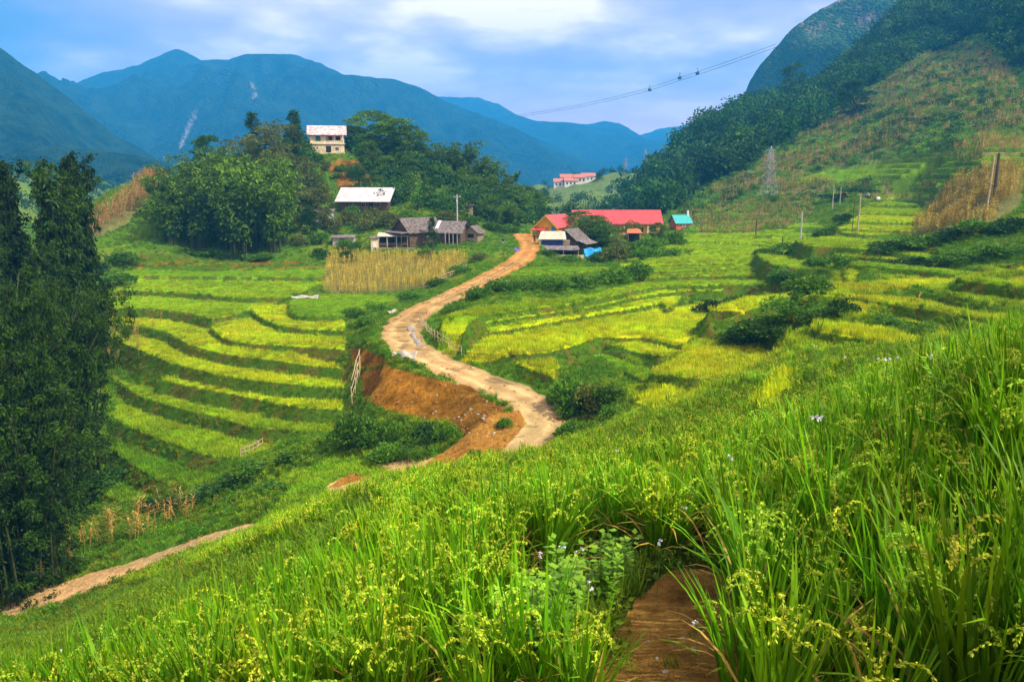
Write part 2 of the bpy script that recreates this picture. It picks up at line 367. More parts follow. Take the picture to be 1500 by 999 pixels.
rows = np.concatenate([np.linspace(0.3,2.0,16,endpoint=False), np.geomspace(2.0,20,170,endpoint=False), np.geomspace(20,45,190,endpoint=False), np.geomspace(45,120,640,endpoint=False), np.geomspace(120,175,160,endpoint=False), np.geomspace(175,560,230,endpoint=False), np.geomspace(560,760,20)])
UU, YY = np.meshgrid(ug, rows); XX = UU*YY
# base on a coarser grid then bilinear (smooth field)
cu = np.linspace(-1.16,1.16,260); cl = np.linspace(math.log(1.9), math.log(770), 420)
CU, CL = np.meshgrid(cu, cl); BZ = base_z(CU*np.exp(CL), np.exp(CL))/np.exp(CL)
def bil(u, l, A=BZ):
    fu = np.clip((u-cu[0])/(cu[1]-cu[0]), 0, len(cu)-1.001); fl = np.clip((l-cl[0])/(cl[1]-cl[0]), 0, len(cl)-1.001)
    iu = fu.astype(int); il = fl.astype(int); fu = fu-iu; fl = fl-il
    return (A[il,iu]*(1-fu)+A[il,iu+1]*fu)*(1-fl)+(A[il+1,iu]*(1-fu)+A[il+1,iu+1]*fu)*fl
YB = np.maximum(YY, 2.6); ZZ = bil(UU*YY/YB, np.log(YB))*YB; ZZ = np.where(YY < 2.6, ZZ+(2.6-YY)*.25, ZZ)
amp = np.clip((YY-5)/60, 0, 1)
ZZ += amp*((fbm(XX/5.0, YY/5.0, 3, 3)-0.5)*0.7+np.clip((YY-180)/150, 0, 1)*(fbm(XX/30, YY/30, 4, 9)-0.5)*14)
ZZ += (fbm(XX*1.5, YY*1.5, 3, 11)-0.5)*0.12
KIND = np.zeros(XX.shape, np.int8)        # 0 weeds, 1.. see KN
KN = {'w':0,'rg':1,'ry':2,'y':3,'g2':4,'soil':5,'rg2':6,'road':7,'corn':8,'bare':9,'forest':10,'farcrop':11,'scrub':12,'path':13}
def seg_dist(x, y, P, closed):
    d = np.full(x.shape, 1e9); t_ = np.zeros(x.shape); n = len(P)
    acc = 0
    for i in range(n if closed else n-1):
        a = P[i]; b = P[(i+1) % n]; ab = b[:2]-a[:2]; l2 = (ab**2).sum()+1e-9
        t = np.clip(((x-a[0])*ab[0]+(y-a[1])*ab[1])/l2, 0, 1)
        dd = np.hypot(x-a[0]-t*ab[0], y-a[1]-t*ab[1]); m = dd < d
        d = np.where(m, dd, d); t_ = np.where(m, i+t, t_)
    return d, t_
def inside(x, y, P):
    c = np.zeros(x.shape, bool); n = len(P)
    for i in range(n):
        x0, y0 = P[i][:2]; x1, y1 = P[(i+1) % n][:2]
        m = ((y0 > y) != (y1 > y)) & (x < (x1-x0)*(y-y0)/((y1-y0) or 1e-9)+x0); c ^= m
    return c
def terr(poly, s, y0, y1, fr, kinds, rough=14.0):
    """step the natural slope into narrow contour terraces"""
    px_, py_ = proj(XX, YY, ZZ); P = np.array(poly, float); j1 = (fbm(XX/4, YY/4, 3, 141)-0.5)*rough
    m = (YY > y0) & (YY < y1) & (px_ > P[:,0].min()) & (px_ < P[:,0].max()) & (py_ > P[:,1].min()) & (py_ < P[:,1].max()); m[m] = inside((px_+j1)[m], (py_+j1*.4)[m], P)
    q = (ZZ[m]+(fbm(XX[m]/9, YY[m]/9, 3, 142)-.5)*s*.9)/s; k = np.floor(q); f = q-k; t = np.clip((f-fr)/(1-fr), 0, 1); ZZ[m] = (k+t*t*(3-2*t))*s
    kk = KIND[m]; h = hash2(k, np.floor(XX[m]/22+k*.37), 9); c = np.array([KN[x] for x in kinds])[np.minimum((h*len(kinds)).astype(int), len(kinds)-1)]; KIND[m] = np.where(t <= 0.02, c, kk)
terr([(905,388),(960,356),(1010,345),(1190,345),(1250,300),(1375,298),(1340,350),(1420,392),(1640,385),(1640,480),(1400,500),(1330,515),(1200,520),(1120,500),(1075,455),(1040,430),(930,415)], .62, 40, 135, .62, ['rg','rg','ry','rg','w','rg'])
terr([(930,500),(1180,500),(1200,560),(1120,600),(960,610),(905,560)], .7, 34, 75, .62, ['rg','ry','w','rg'])
terr([(1160,300),(1180,262),(1300,215),(1420,205),(1640,190),(1640,300),(1400,300),(1330,300)], 1.3, 135, 330, .6, ['w','corn','rg','w','w','corn'])
jit = (fbm(XX/2.2, YY/2.2, 3, 21)-0.5)*0.9
TW = []
for e, z, b, k in TR:
    E = chaikin(edge_world(e), 2); B = edge_world(b)
    # closing line is given left to right or right to left: orient it so the polygon does not cross itself
    if np.linalg.norm(E[-1]-B[0]) > np.linalg.norm(E[-1]-B[-1]): B = B[::-1]
    P = np.concatenate([E, B]); lo = P.min(0)-5; hi = P.max(0)+5
    m = (XX > lo[0]) & (XX < hi[0]) & (YY > lo[1]) & (YY < hi[1])
    x = XX[m]; y = YY[m]; d, _ = seg_dist(x, y, P, True); i = inside(x, y, P); sd = np.where(i, -d, d)+jit[m]*0.5
    TW.append((m, sd, z, k))
for m, sd, z, k in TW: ZZ[m] = np.minimum(ZZ[m], z+1.3*np.maximum(sd, 0)+0.03)
for m, sd, z, k in TW:
    q = ZZ[m]; kk = KIND[m]; q = np.where(sd <= 0, z, q); kk = np.where(sd <= 0.0, KN[k], kk); ZZ[m] = q; KIND[m] = kk
for m, sd, z, k in TW:
    lift = z-1.5*np.maximum(sd, 0); q = ZZ[m]; kk = KIND[m]; up = (sd > 0) & (lift > q+0.02)
    ZZ[m] = np.where(sd > 0, np.maximum(q, lift), q); kk = np.where(up, 0, kk); KIND[m] = kk
RD = np.full(XX.shape, 9.0)
def carve(pl, hw, shoulder, kind, wvar=0.0):
    P = chaikin(np.array([atz(*q) for q in pl]), 2); P[:,2] = np.interp(np.arange(len(P)), np.arange(len(P)), P[:,2])
    lo = P[:,:2].min(0)-8; hi = P[:,:2].max(0)+8
    m = (XX > lo[0]) & (XX < hi[0]) & (YY > lo[1]) & (YY < hi[1]); x = XX[m]; y = YY[m]
    d, t = seg_dist(x, y, P, False); z = np.interp(t, np.arange(len(P)), P[:,2])
    d = d+(fbm(x/1.3, y/1.3, 3, 31)-0.5)*wvar
    s = np.clip((d-hw)/shoulder, 0, 1); s = s*s*(3-2*s)
    rut = 0.05*np.cos(np.clip(d/hw, 0, 1)*math.pi*1.0)
    if kind == 'road': RD[m] = d
    ZZ[m] = ZZ[m]*s+(z-0.03+rut*0)*(1-s); kk = KIND[m]; kk = np.where(d < hw, KN[kind], kk); KIND[m] = kk
    return P
RP = carve(ROAD, 1.95, 2.2, 'road', 0.9)
PP = carve(PATH, 1.65, 1.6, 'path', 0.7)
PX, PY = proj(XX, YY, ZZ)
def region(poly, y0=0, y1=1e9, rough=8.0):
    """ground-cover patch: outline drawn on the photo, laid on the ground between two distances"""
    j1 = (fbm(XX/1.7/np.maximum(YY/60,0.15), YY/1.7/np.maximum(YY/60,0.15), 3, 41)-0.5)*rough
    qx, qy = PX+j1, PY+j1*0.6; P = np.array(poly, float); lo = P.min(0)-1; hi = P.max(0)+1
    m = (qx > lo[0]) & (qx < hi[0]) & (qy > lo[1]) & (qy < hi[1]) & (YY > y0) & (YY < y1)
    r = np.zeros(XX.shape, bool); r[m] = inside(qx[m], qy[m], P); return r
def setk(poly, k, y0=0, y1=1e9, rough=8.0): KIND[region(poly, y0, y1, rough)] = KN[k]

KIND[(YY > 215)] = KN['scrub']
setk([(1000,302),(1100,292),(1185,288),(1190,310),(1165,328),(1100,342),(1000,345)], 'corn', 150, 215, 3)
setk([(110,340),(160,300),(225,258),(240,262),(225,295),(180,330),(130,352)], 'corn', 130, 190, 14)
setk([(474,430),(480,375),(680,376),(684,384),(640,418),(560,430)], 'corn', 100, 150, 3)
setk([(1330,345),(1370,300),(1400,260),(1440,250),(1500,255),(1500,300),(1440,340)], 'corn', 85, 190, 12)
setk([(1080,308),(1140,272),(1200,235),(1260,180),(1330,130),(1400,70),(1440,60),(1480,120),(1500,180),(1500,215),(1400,232),(1330,225),(1280,240),(1230,262),(1200,290)], 'scrub', 150, 500, 20)
# dry corn scattered over the slope
pn = fbm(XX/17, YY/17, 5, 55, 2.03, .65); mk = region([(1020,300),(1120,240),(1230,160),(1300,120),(1400,60),(1460,80),(1500,150),(1500,230),(1400,226),(1300,215),(1230,250),(1200,290),(1090,312)], 150, 520, 24)
KIND[mk & (pn > 0.41)] = KN['corn']
# forest belt
setk([(900,320),(920,280),(960,246),(1010,200),(1090,130),(1200,40),(1260,-60),(1600,-80),(1600,120),(1480,100),(1440,50),(1380,70),(1300,110),(1210,165),(1160,205),(1100,245),(1040,275),(975,318)], 'forest', 215, 760, 26)
# far hill
fh = (YY > 350) & (PX < 960) & (PX > 780) & (PY > 235)
KIND[fh & (UU < 0.17)] = KN['farcrop']
# worked earth beside the road
setk([(512,512),(535,512),(560,524),(570,536),(530,540),(518,530)], 'soil', 60, 80, 4)
setk([(528,545),(570,538),(640,556),(690,566),(720,590),(740,596),(735,625),(690,650),(650,618),(600,610),(560,598),(535,585)], 'soil', 54, 75, 4)
setk([(560,722),(620,680),(680,640),(720,608),(760,600),(772,620),(740,655),(700,690),(640,725),(600,740)], 'bare', 44, 62, 5)
setk([(480,715),(510,695),(550,688),(545,700),(500,712)], 'bare', 44, 60, 3)
setk([(860,1400),(885,1010),(915,930),(945,880),(985,850),(1055,845),(1062,880),(1070,930),(1050,1010),(1040,1400)], 'path', 2, 7.5, 14)
setk([(1165,262),(1230,244),(1330,240),(1395,228),(1400,252),(1280,264),(1180,268)], 'g2', 150, 330, 6)
setk([(335,800),(400,745),(440,695),(500,662),(560,684),(600,702),(560,722),(548,700),(515,694),(478,712),(490,730),(440,790)], 'g2', 44, 64, 5)
setk([(862,1010),(900,930),(935,875),(980,838),(1062,832),(1082,880),(1090,930),(1080,1010),(1070,1400),(850,1400)], 'bare', 2, 7.8, 14)
setk([(1110,606),(1120,575),(1150,545),(1160,550),(1150,580),(1135,605)], 'y', 15, 45, 8)
setk([(478,244),(500,234),(528,236),(536,250),(548,275),(545,285),(500,282),(490,262)], 'soil', 160, 200, 8)
hm_ = (KIND == KN['soil']) & (YY > 95) & (YY < 150) & (fbm(XX/3, YY/1.5, 3, 67) > .46); KIND[hm_] = 0
# colours -----------------------------------------------------------
PAL = {0:(.085,.175,.011),1:(.19,.34,.008),2:(.30,.44,.008),3:(.50,.52,.006),4:(.14,.27,.008),5:(.30,.125,.018),6:(.13,.24,.010),7:(.66,.40,.16),8:(.17,.175,.05),9:(.48,.23,.04),10:(.02,.05,.012),11:(.13,.20,.05),12:(.12,.19,.025),13:(.56,.38,.16)}
COL = np.zeros(XX.shape+(3,))
for k, c in PAL.items(): COL[KIND == k] = c
n1_ = fbm(XX/1.1, YY/1.1, 3, 61); n2_ = fbm(XX/7, YY/7, 3, 62); n3_ = fbm(XX/0.35, YY/0.35, 2, 63)
# bare earth showing in the terrace risers, lane edges and banks
dzy = np.zeros_like(ZZ); dzy[1:-1] = np.abs(ZZ[2:]-ZZ[:-2])/(YY[2:]-YY[:-2]); dzx = np.zeros_like(ZZ); dzx[:,1:-1] = np.abs(ZZ[:,2:]-ZZ[:,:-2])/(XX[:,2:]-XX[:,:-2])
slope = np.hypot(dzx, dzy)
weed = (KIND == 0)
steep = weed & (slope > .45) & (YY > 45) & (YY < 215); COL[steep] *= .85
ms = weed & (slope > 0.9) & (n1_ > 0.56) & (YY > 45) & (YY < 140); COL[ms] = COL[ms]*0.5+np.array((.13,.07,.018))*0.5
md = weed & (n2_ > 0.56) & (YY > 40) & (slope < .45); COL[md] = COL[md]*0.6+np.array((.20,.24,.02))*0.4
sm = KIND == KN['soil']; COL[sm] = np.array((.25,.118,.018))*(0.2+1.2*n1_[sm]+.5*(n3_[sm]-.3))[:,None]+np.array((.18,.10,.0))*(n2_[sm]**2)[:,None]
# the road is paler and stonier at the bend, redder towards the village
rm = KIND == KN['road']; fr = np.clip((YY[rm]-70)/50, 0, 1)[:,None]
COL[rm] = (np.array((.46,.31,.13))*(1-fr)+np.array((.48,.24,.065))*fr)*(0.72+0.3*n1_[rm]+0.3*n2_[rm])[:,None]
trk = np.exp(-((RD-.85)/.32)**2)*(.5+n1_)+(RD > 1.6)*-.35*n3_; COL[rm] *= (0.86+0.32*trk[rm])[:,None]
wet = rm & (fbm(XX/1.6, YY/.9, 3, 64) > .66) & (RD < 1.5); COL[wet] *= .62
dg = (KIND == 9) & (YY < 10); COL[dg] = np.array((.50,.27,.06))*(.5+.9*fbm(XX/.12, YY/.3, 4, 66)[dg])[:,None]
am = np.zeros_like(n1_)+0.75+0.5*n1_; COL *= am[...,None]
hv = (n2_-0.5)[...,None]*np.array((0.35,0.0,0.0)); COL *= (1+hv)
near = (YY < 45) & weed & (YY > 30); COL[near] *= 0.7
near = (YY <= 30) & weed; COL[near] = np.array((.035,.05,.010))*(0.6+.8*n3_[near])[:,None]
nr, nc = XX.shape
idx = np.arange(nr*nc).reshape(nr, nc)
quads = np.stack([idx[:-1,:-1], idx[:-1,1:], idx[1:,1:], idx[1:,:-1]], -1).reshape(-1, 4)
def groundmat():
    m = bpy.data.materials.new('ground_cover'); m.use_nodes = True; N, L = mknt(m.node_tree)
    o = N('ShaderNodeOutputMaterial'); p = N('ShaderNodeBsdfPrincipled'); L(p.outputs[0], o.inputs[0]); p.inputs['Roughness'].default_value = 0.95; p.inputs['Specular IOR Level'].default_value = 0.0
    a = N('ShaderNodeAttribute', attribute_name='Col'); g = N('ShaderNodeNewGeometry')
    n = N('ShaderNodeTexNoise', i_Scale=2.6, i_Detail=7.0, i_Roughness=0.75); L(g.outputs['Position'], n.inputs['Vector'])
    mr = N('ShaderNodeMapRange'); mr.inputs['From Min'].default_value=0.3; mr.inputs['From Max'].default_value=0.7; mr.inputs['To Min'].default_value=0.45; mr.inputs['To Max'].default_value=1.5; L(n.outputs[0], mr.inputs[0])
    m1 = N('ShaderNodeMix', data_type='RGBA', blend_type='MULTIPLY', i_0=1.0); L(a.outputs['Color'], m1.inputs[6]); L(mr.outputs[0], m1.inputs[7]); L(m1.outputs[2], p.inputs[0])
    n2 = N('ShaderNodeTexNoise', i_Scale=5.0, i_Detail=6.0, i_Roughness=0.7); L(g.outputs['Position'], n2.inputs['Vector'])
    b = N('ShaderNodeBump', i_Strength=0.8, i_Distance=0.25); L(n2.outputs[0], b.inputs['Height']); bt = N('ShaderNodeAttribute', attribute_name='bumpy'); L(bt.outputs['Fac'], b.inputs['Strength'])
    mk_ = N('ShaderNodeMix', data_type='FLOAT'); L(bt.outputs['Fac'], mk_.inputs[0]); mk_.inputs[2].default_value = 0.85; L(mr.outputs[0], mk_.inputs[3]); L(mk_.outputs[0], m1.inputs[7]); L(b.outputs[0], p.inputs['Normal'])
    return m
GM = groundmat()
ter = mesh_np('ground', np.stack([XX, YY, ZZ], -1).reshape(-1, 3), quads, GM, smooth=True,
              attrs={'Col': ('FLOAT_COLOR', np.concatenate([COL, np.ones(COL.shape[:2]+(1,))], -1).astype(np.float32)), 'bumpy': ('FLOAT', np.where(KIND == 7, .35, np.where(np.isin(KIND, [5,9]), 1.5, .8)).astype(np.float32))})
tag(ter, kind='structure')
# visibility of each ground point from the lookout (used only to leave out plants nobody could see)
rr = -(ZZ+2.5)/YY; run = np.minimum.accumulate(-ZZ/YY, axis=0); VIS = (rr <= run+1e-6) & (PX > -140) & (PX < 1640) & (PY < 1120) & (PY > -200)
VIS |= (YY < 16) & (np.abs(UU) > .92) & (np.abs(XX) < 9) & ((YY > 2.6) | ((np.abs(XX) > 1.9) & (YY > .8)))
def gz(x, y):
    """ground height"""
    u = x/y; j = np.searchsorted(ug, u)-1; i = np.searchsorted(rows, y)-1
    j = np.clip(j, 0, nc-2); i = np.clip(i, 0, nr-2)
    fu = np.clip((u-ug[j])/(ug[j+1]-ug[j]), 0, 1); fy = np.clip((y-rows[i])/(rows[i+1]-rows[i]), 0, 1)
    return (ZZ[i,j]*(1-fu)+ZZ[i,j+1]*fu)*(1-fy)+(ZZ[i+1,j]*(1-fu)+ZZ[i+1,j+1]*fu)*fy
def hit(px, py, y0=3, y1=740):
    """first ground point seen at a pixel beyond distance y0"""
    ys = np.geomspace(y0, y1, 1500); v = (CY-py)/F; u = (px-CX)/F/(CP+v*SP); z = -ratio(py)*ys; g = gz(u*ys, ys)
    k = np.argmax(g >= z); 
    if g[k] < z[k]: k = -1
    return (float(u*ys[k]), float(ys[k]), float(g[k]))
def on(px, Y, dz=0.0):
    """ground point at distance Y in the direction of column px"""
    x = (px-CX)/F*Y*1.02
    for _ in range(3):
        z = float(gz(np.array(x), np.array(Y))); d = Y*CP-z*SP; x = (px-CX)/F*d
    return (x, Y, z+dz)
# wide sheet below everything out to the horizon
V = [(-30000,-400,-70),(30000,-400,-70),(30000,40000,-70),(-30000,40000,-70)]
tag(mesh_np('valley_floor', V, [(0,1,2,3)], mat('valley_green', (.06,.10,.02), nscale=0.01)), kind='structure')
# ================================================================== MOUNTAINS
def mountmat(name, c1, c2, scale, rock=None):
    m = bpy.data.materials.new(name); m.use_nodes = True; N, L = mknt(m.node_tree)
    o = N('ShaderNodeOutputMaterial'); p = N('ShaderNodeBsdfPrincipled'); L(p.outputs[0], o.inputs[0]); p.inputs['Roughness'].default_value = 1; p.inputs['Specular IOR Level'].default_value = 0
    g = N('ShaderNodeNewGeometry'); n = N('ShaderNodeTexNoise', i_Scale=scale, i_Detail=9.0, i_Roughness=0.72); L(g.outputs['Position'], n.inputs['Vector'])
    r = N('ShaderNodeValToRGB'); ramp(r, [(0.38, c1), (0.62, c2)]); L(n.outputs[0], r.inputs[0]); last = r.outputs[0]
    if rock:
        a = N('ShaderNodeAttribute', attribute_name='rock'); mm = N('ShaderNodeMix', data_type='RGBA'); L(a.outputs['Fac'], mm.inputs[0]); L(last, mm.inputs[6]); mm.inputs[7].default_value = rock+(1,); last = mm.outputs[2]
    L(last, p.inputs[0])
    v = N('ShaderNodeTexVoronoi', i_Scale=scale*9); L(g.outputs['Position'], v.inputs['Vector'])
    b = N('ShaderNodeBump', i_Strength=1.0, i_Distance=0.12/scale); b.invert = True; L(v.outputs[0], b.inputs['Height']); L(b.outputs[0], p.inputs['Normal'])
    return m
def mountain(name, ridge, Y0, front, back, zb, spur, m, nx=420, ny=220, seed=0, rough=0.02, rock=None, fs=1.0):
    """heightfield under a skyline: ridge (px, py) at distance Y0, falling to zb in front and behind, cut by spurs"""
    pts = np.array([at(a, b, Y0) for a, b in ridge]); x = np.linspace(pts[0,0], pts[-1,0], nx); zr = np.interp(x, pts[:,0], pts[:,2]); zr = zr+(fbm(x/spur*3.5, x*0+seed, 4, seed)-.5)*(zr-zb)*.05+(fbm(x/spur*22, x*0+seed, 3, seed+2)-.5)*(zr-zb)*.016
    t = np.concatenate([-(np.linspace(1, 0, ny)**1.15), np.linspace(0, 1, ny//5)[1:]])
    X, Tt = np.meshgrid(x, t); Zr = np.broadcast_to(zr, X.shape)
    Yw = Y0+np.where(Tt < 0, Tt*front, Tt*back)
    Xw = X*(Yw/Y0*0.5+0.5)
    H = Zr-zb; a = abs(Tt); fall = 1-a**0.9
    s1 = ridged(Xw/spur+seed*3.1+Yw/spur*0.25, Yw/spur*0.55, 5, seed)-0.55
    Z = zb+H*fall+H*s1*0.95*np.sin(np.pi*np.clip(a*1.15, 0, 1))**0.8*fs
    Z += (fbm(Xw/spur*9, Yw/spur*9, 4, seed+5)-0.5)*H*rough*3*(0.25+np.minimum(a*6, 1))
    Z = np.where((Tt < 0) & (Zr > 0), np.minimum(Z, Zr*Yw/Y0-1.5*a*a*Y0/1000), Z); Z = np.minimum(Z, zb+H*(1.004-0.25*a))
    Z = np.maximum(Z, zb-5)
    n_, k_ = X.shape; i = np.arange(n_*k_).reshape(n_, k_); q = np.stack([i[:-1,:-1], i[:-1,1:], i[1:,1:], i[1:,:-1]], -1).reshape(-1, 4)
    at_ = {}
    if rock is not None: at_['rock'] = ('FLOAT', rock(Xw, Yw, Z).astype(np.float32))
    o = mesh_np(name, np.stack([Xw, Yw, Z], -1).reshape(-1, 3), q, m, smooth=True, attrs=at_); tag(o, kind='structure')
    return Xw, Yw, Z
M1 = mountmat('forest_far', (.003,.010,.005), (.024,.046,.016), 0.014, (.26,.24,.20))
M2 = mountmat('forest_mid', (.003,.010,.004), (.026,.052,.014), 0.035)
M3 = mountmat('forest_cliff', (.02,.05,.012), (.05,.10,.02), 0.03, (.30,.24,.16))
def scars(Xw, Yw, Z):
    px, py = proj(Xw, Yw, Z); r = np.zeros(Xw.shape)
    for (x0, y0, x1, y1, wd) in [(286,165,272,196,3.5),(272,196,264,215,2.5),(368,122,372,130,2.0),(374,138,371,142,3),(492,160,488,166,2)]:
        d, _ = seg_dist(px, py, np.array([(x0,y0),(x1,y1)], float), False); r = np.maximum(r, np.clip(1.4-d/wd+(vnoise(px/2.2,py/2.2,5)-0.5)*1.2, 0, 1))
    return r
mountain('mountain_main', [(-900,160),(-500,60),(-300,150),(-100,140),(60,135),(115,120),(150,108),(195,95),(232,83),(250,75),(261,72),(274,78),(290,85),(318,92),(345,82),(400,79),(430,83),(470,97),(500,112),(530,128),(560,150),(600,175),(660,190),(700,215),(780,248),(860,255),(900,258),(960,270)], 3000, 1500, 900, -70, 520, M1, seed=3, rock=scars, nx=760, ny=420)
mountain('mountain_middle', [(300,150),(400,100),(445,88),(470,92),(500,108),(540,112),(575,118),(610,128),(650,148),(700,165),(745,185),(790,205),(840,225),(880,240),(910,252),(1000,262)], 2700, 1000, 900, -70, 420, M1, seed=8, nx=420, ny=260)
mountain('mountain_left', [(-700,-160),(-300,-120),(-120,-10),(-40,40),(0,72),(30,92),(60,112),(90,135),(115,155),(140,175),(170,200),(200,215),(230,232),(262,243),(330,262)], 1300, 640, 500, -70, 260, M2, seed=12, nx=420, ny=260, rough=0.02)
mountain('foothill_left', [(-400,150),(-100,215),(0,215),(80,212),(150,222),(200,228),(250,240),(320,262)], 900, 350, 300, -70, 130, M2, seed=17, nx=300, ny=140)
mountain('mountain_distant', [(500,180),(580,150),(630,142),(665,141),(700,142),(730,152),(755,168),(785,178),(830,180),(860,182),(885,177),(905,180),(925,192),(945,203),(975,215),(1010,225),(1060,240)], 4200, 1500, 700, -70, 700, M1, seed=21, nx=380, ny=200)
mountain('mountain_horizon', [(700,220),(830,210),(900,205),(940,197),(965,190),(990,186),(1015,182),(1040,184),(1080,190),(1200,200)], 5000, 1500, 500, -70, 900, M1, seed=25, nx=260, ny=140)
mountain('mountain_gap', [(740,250),(860,238),(900,215),(925,203),(945,203),(965,207),(1000,205),(1040,214),(1100,230)], 3400, 900, 600, -70, 500, M1, seed=29, nx=260, ny=140)
def cliffrock(Xw, Yw, Z):
    px, py = proj(Xw, Yw, Z); n = fbm(px/14, py/6, 4, 77)
    r = np.clip((n-0.60)*7, 0, 1)*np.clip((80-py)/60, 0, 1)+np.clip((n-0.35)*5, 0, 1)*np.exp(-(((px-1272)/16)**2+((py-28)/8)**2))
    return np.clip(r, 0, 1)*0.8
mountain('cliff_mountain', [(980,330),(1040,250),(1075,180),(1090,140),(1098,118),(1112,96),(1130,74),(1150,52),(1180,28),(1205,8),(1240,-15),(1300,-60),(1400,-120),(1600,-160),(2000,-180)], 1000, 420, 400, -70, 170, M3, seed=33, nx=420, ny=260, rock=cliffrock, rough=0.012, fs=0.45)
# ================================================================== HAZE
def haze(dens, color):
    m = bpy.data.materials.new('haze_air'); m.use_nodes = True; N, L = mknt(m.node_tree)
    o = N('ShaderNodeOutputMaterial'); v = N('ShaderNodeVolumePrincipled'); v.inputs['Color'].default_value = color+(1,); v.inputs['Density'].default_value = dens; v.inputs['Anisotropy'].default_value = 0.0
    L(v.outputs[0], o.inputs['Volume'])
    b = MB().box(-4500, 4500, -60, 5650, -72, 640).build('haze', m); tag(b, kind='stuff', label='thin blue mountain haze filling the valley', cat='haze')
HAZE_D, HAZE_C = 0.00034, (0.05, 0.47, 1.0)
haze(HAZE_D, HAZE_C)
# ================================================================== PLANTS (instanced ground cover)
def ribbons(base, az, lean0, lean1, length, width, seg, rs, twist=0.0):
    """curved tapering blades; lean angles from vertical at root and tip. arrays of n -> V, Q, s (0..1 along)"""
    n = len(az); t = np.linspace(0, 1, seg+1); V = []; P = base.copy(); W0 = np.stack([-np.sin(az), np.cos(az), np.zeros(n)], -1)
    for j, tt in enumerate(t):
        if j:
            ln = lean0+(lean1-lean0)*(tt-0.5/seg)**1.4
            P = P+np.stack([np.sin(ln)*np.cos(az), np.sin(ln)*np.sin(az), np.cos(ln)], -1)*(length/seg)[:,None]
        wd = width*(0.55+1.8*tt)*(1-tt)**0.7 if True else width
        wd = np.maximum(wd, width*0.04)*0.5
        V.append(P-W0*wd[:,None]); V.append(P+W0*wd[:,None])
    V = np.stack(V, 1); k = 2*(seg+1); b = np.arange(n)[:,None]*k
    q = np.array([[2*j, 2*j+1, 2*j+3, 2*j+2] for j in range(seg)])
    Q = (b[:,:,None]+q[None]).reshape(-1, 4); s = np.repeat(np.repeat(t, 2)[None], n, 0)
    return V.reshape(-1, 3), Q, s.ravel()
def diamonds(c, d, w, L_, W_):
    """leaf quads: centre root c, direction d, width direction w"""
    a = c; b = c+d*(L_*0.45)[:,None]+w*(W_*0.5)[:,None]; e = c+d*L_[:,None]; f = c+d*(L_*0.45)[:,None]-w*(W_*0.5)[:,None]
    V = np.stack([a, b, e, f], 1).reshape(-1, 3); Q = np.arange(len(V)).reshape(-1, 4); return V, Q
def unit(a): return a/(np.linalg.norm(a, axis=-1, keepdims=True)+1e-9)
class PM:
    """plant mesh gatherer: keeps quads, material index and leaf value lv"""
    def __init__(s): s.V = []; s.Q = []; s.M = []; s.A = []; s.n = 0
    def add(s, V, Q, mi, lv):
        s.V.append(V); s.Q.append(Q+s.n); s.M.append(np.full(len(Q), mi)); s.A.append(np.broadcast_to(lv, (len(V),)).astype(float)); s.n += len(V)
    def build(s, name, mats, link=False, parent=None, smooth=False):
        return mesh_np(name, np.concatenate(s.V), np.concatenate(s.Q), mats, parent, np.concatenate(s.M), smooth, {'lv': ('FLOAT', np.concatenate(s.A).astype(np.float32))}, link)
LF = leafmat('rice_leaf', (.05,.17,.004), (.24,.50,.006), 0.3, True, 0.5)
GR = leafmat('rice_grain', (.30,.44,.02), (.56,.72,.07), 0.3, True, 0.5, 0.3)
WD = leafmat('weed_leaf', (.05,.15,.01), (.16,.33,.02), 0.4, True, 0.5)
DRY = leafmat('dry_leaf', (.22,.13,.035), (.58,.42,.17), 0.3, True, 0.8)
DARKSTEM = mat('stem', (.05,.08,.015))
DL = leafmat('withered_leaf', (.26,.22,.04), (.42,.30,.08), 0.3, True, 0.8)
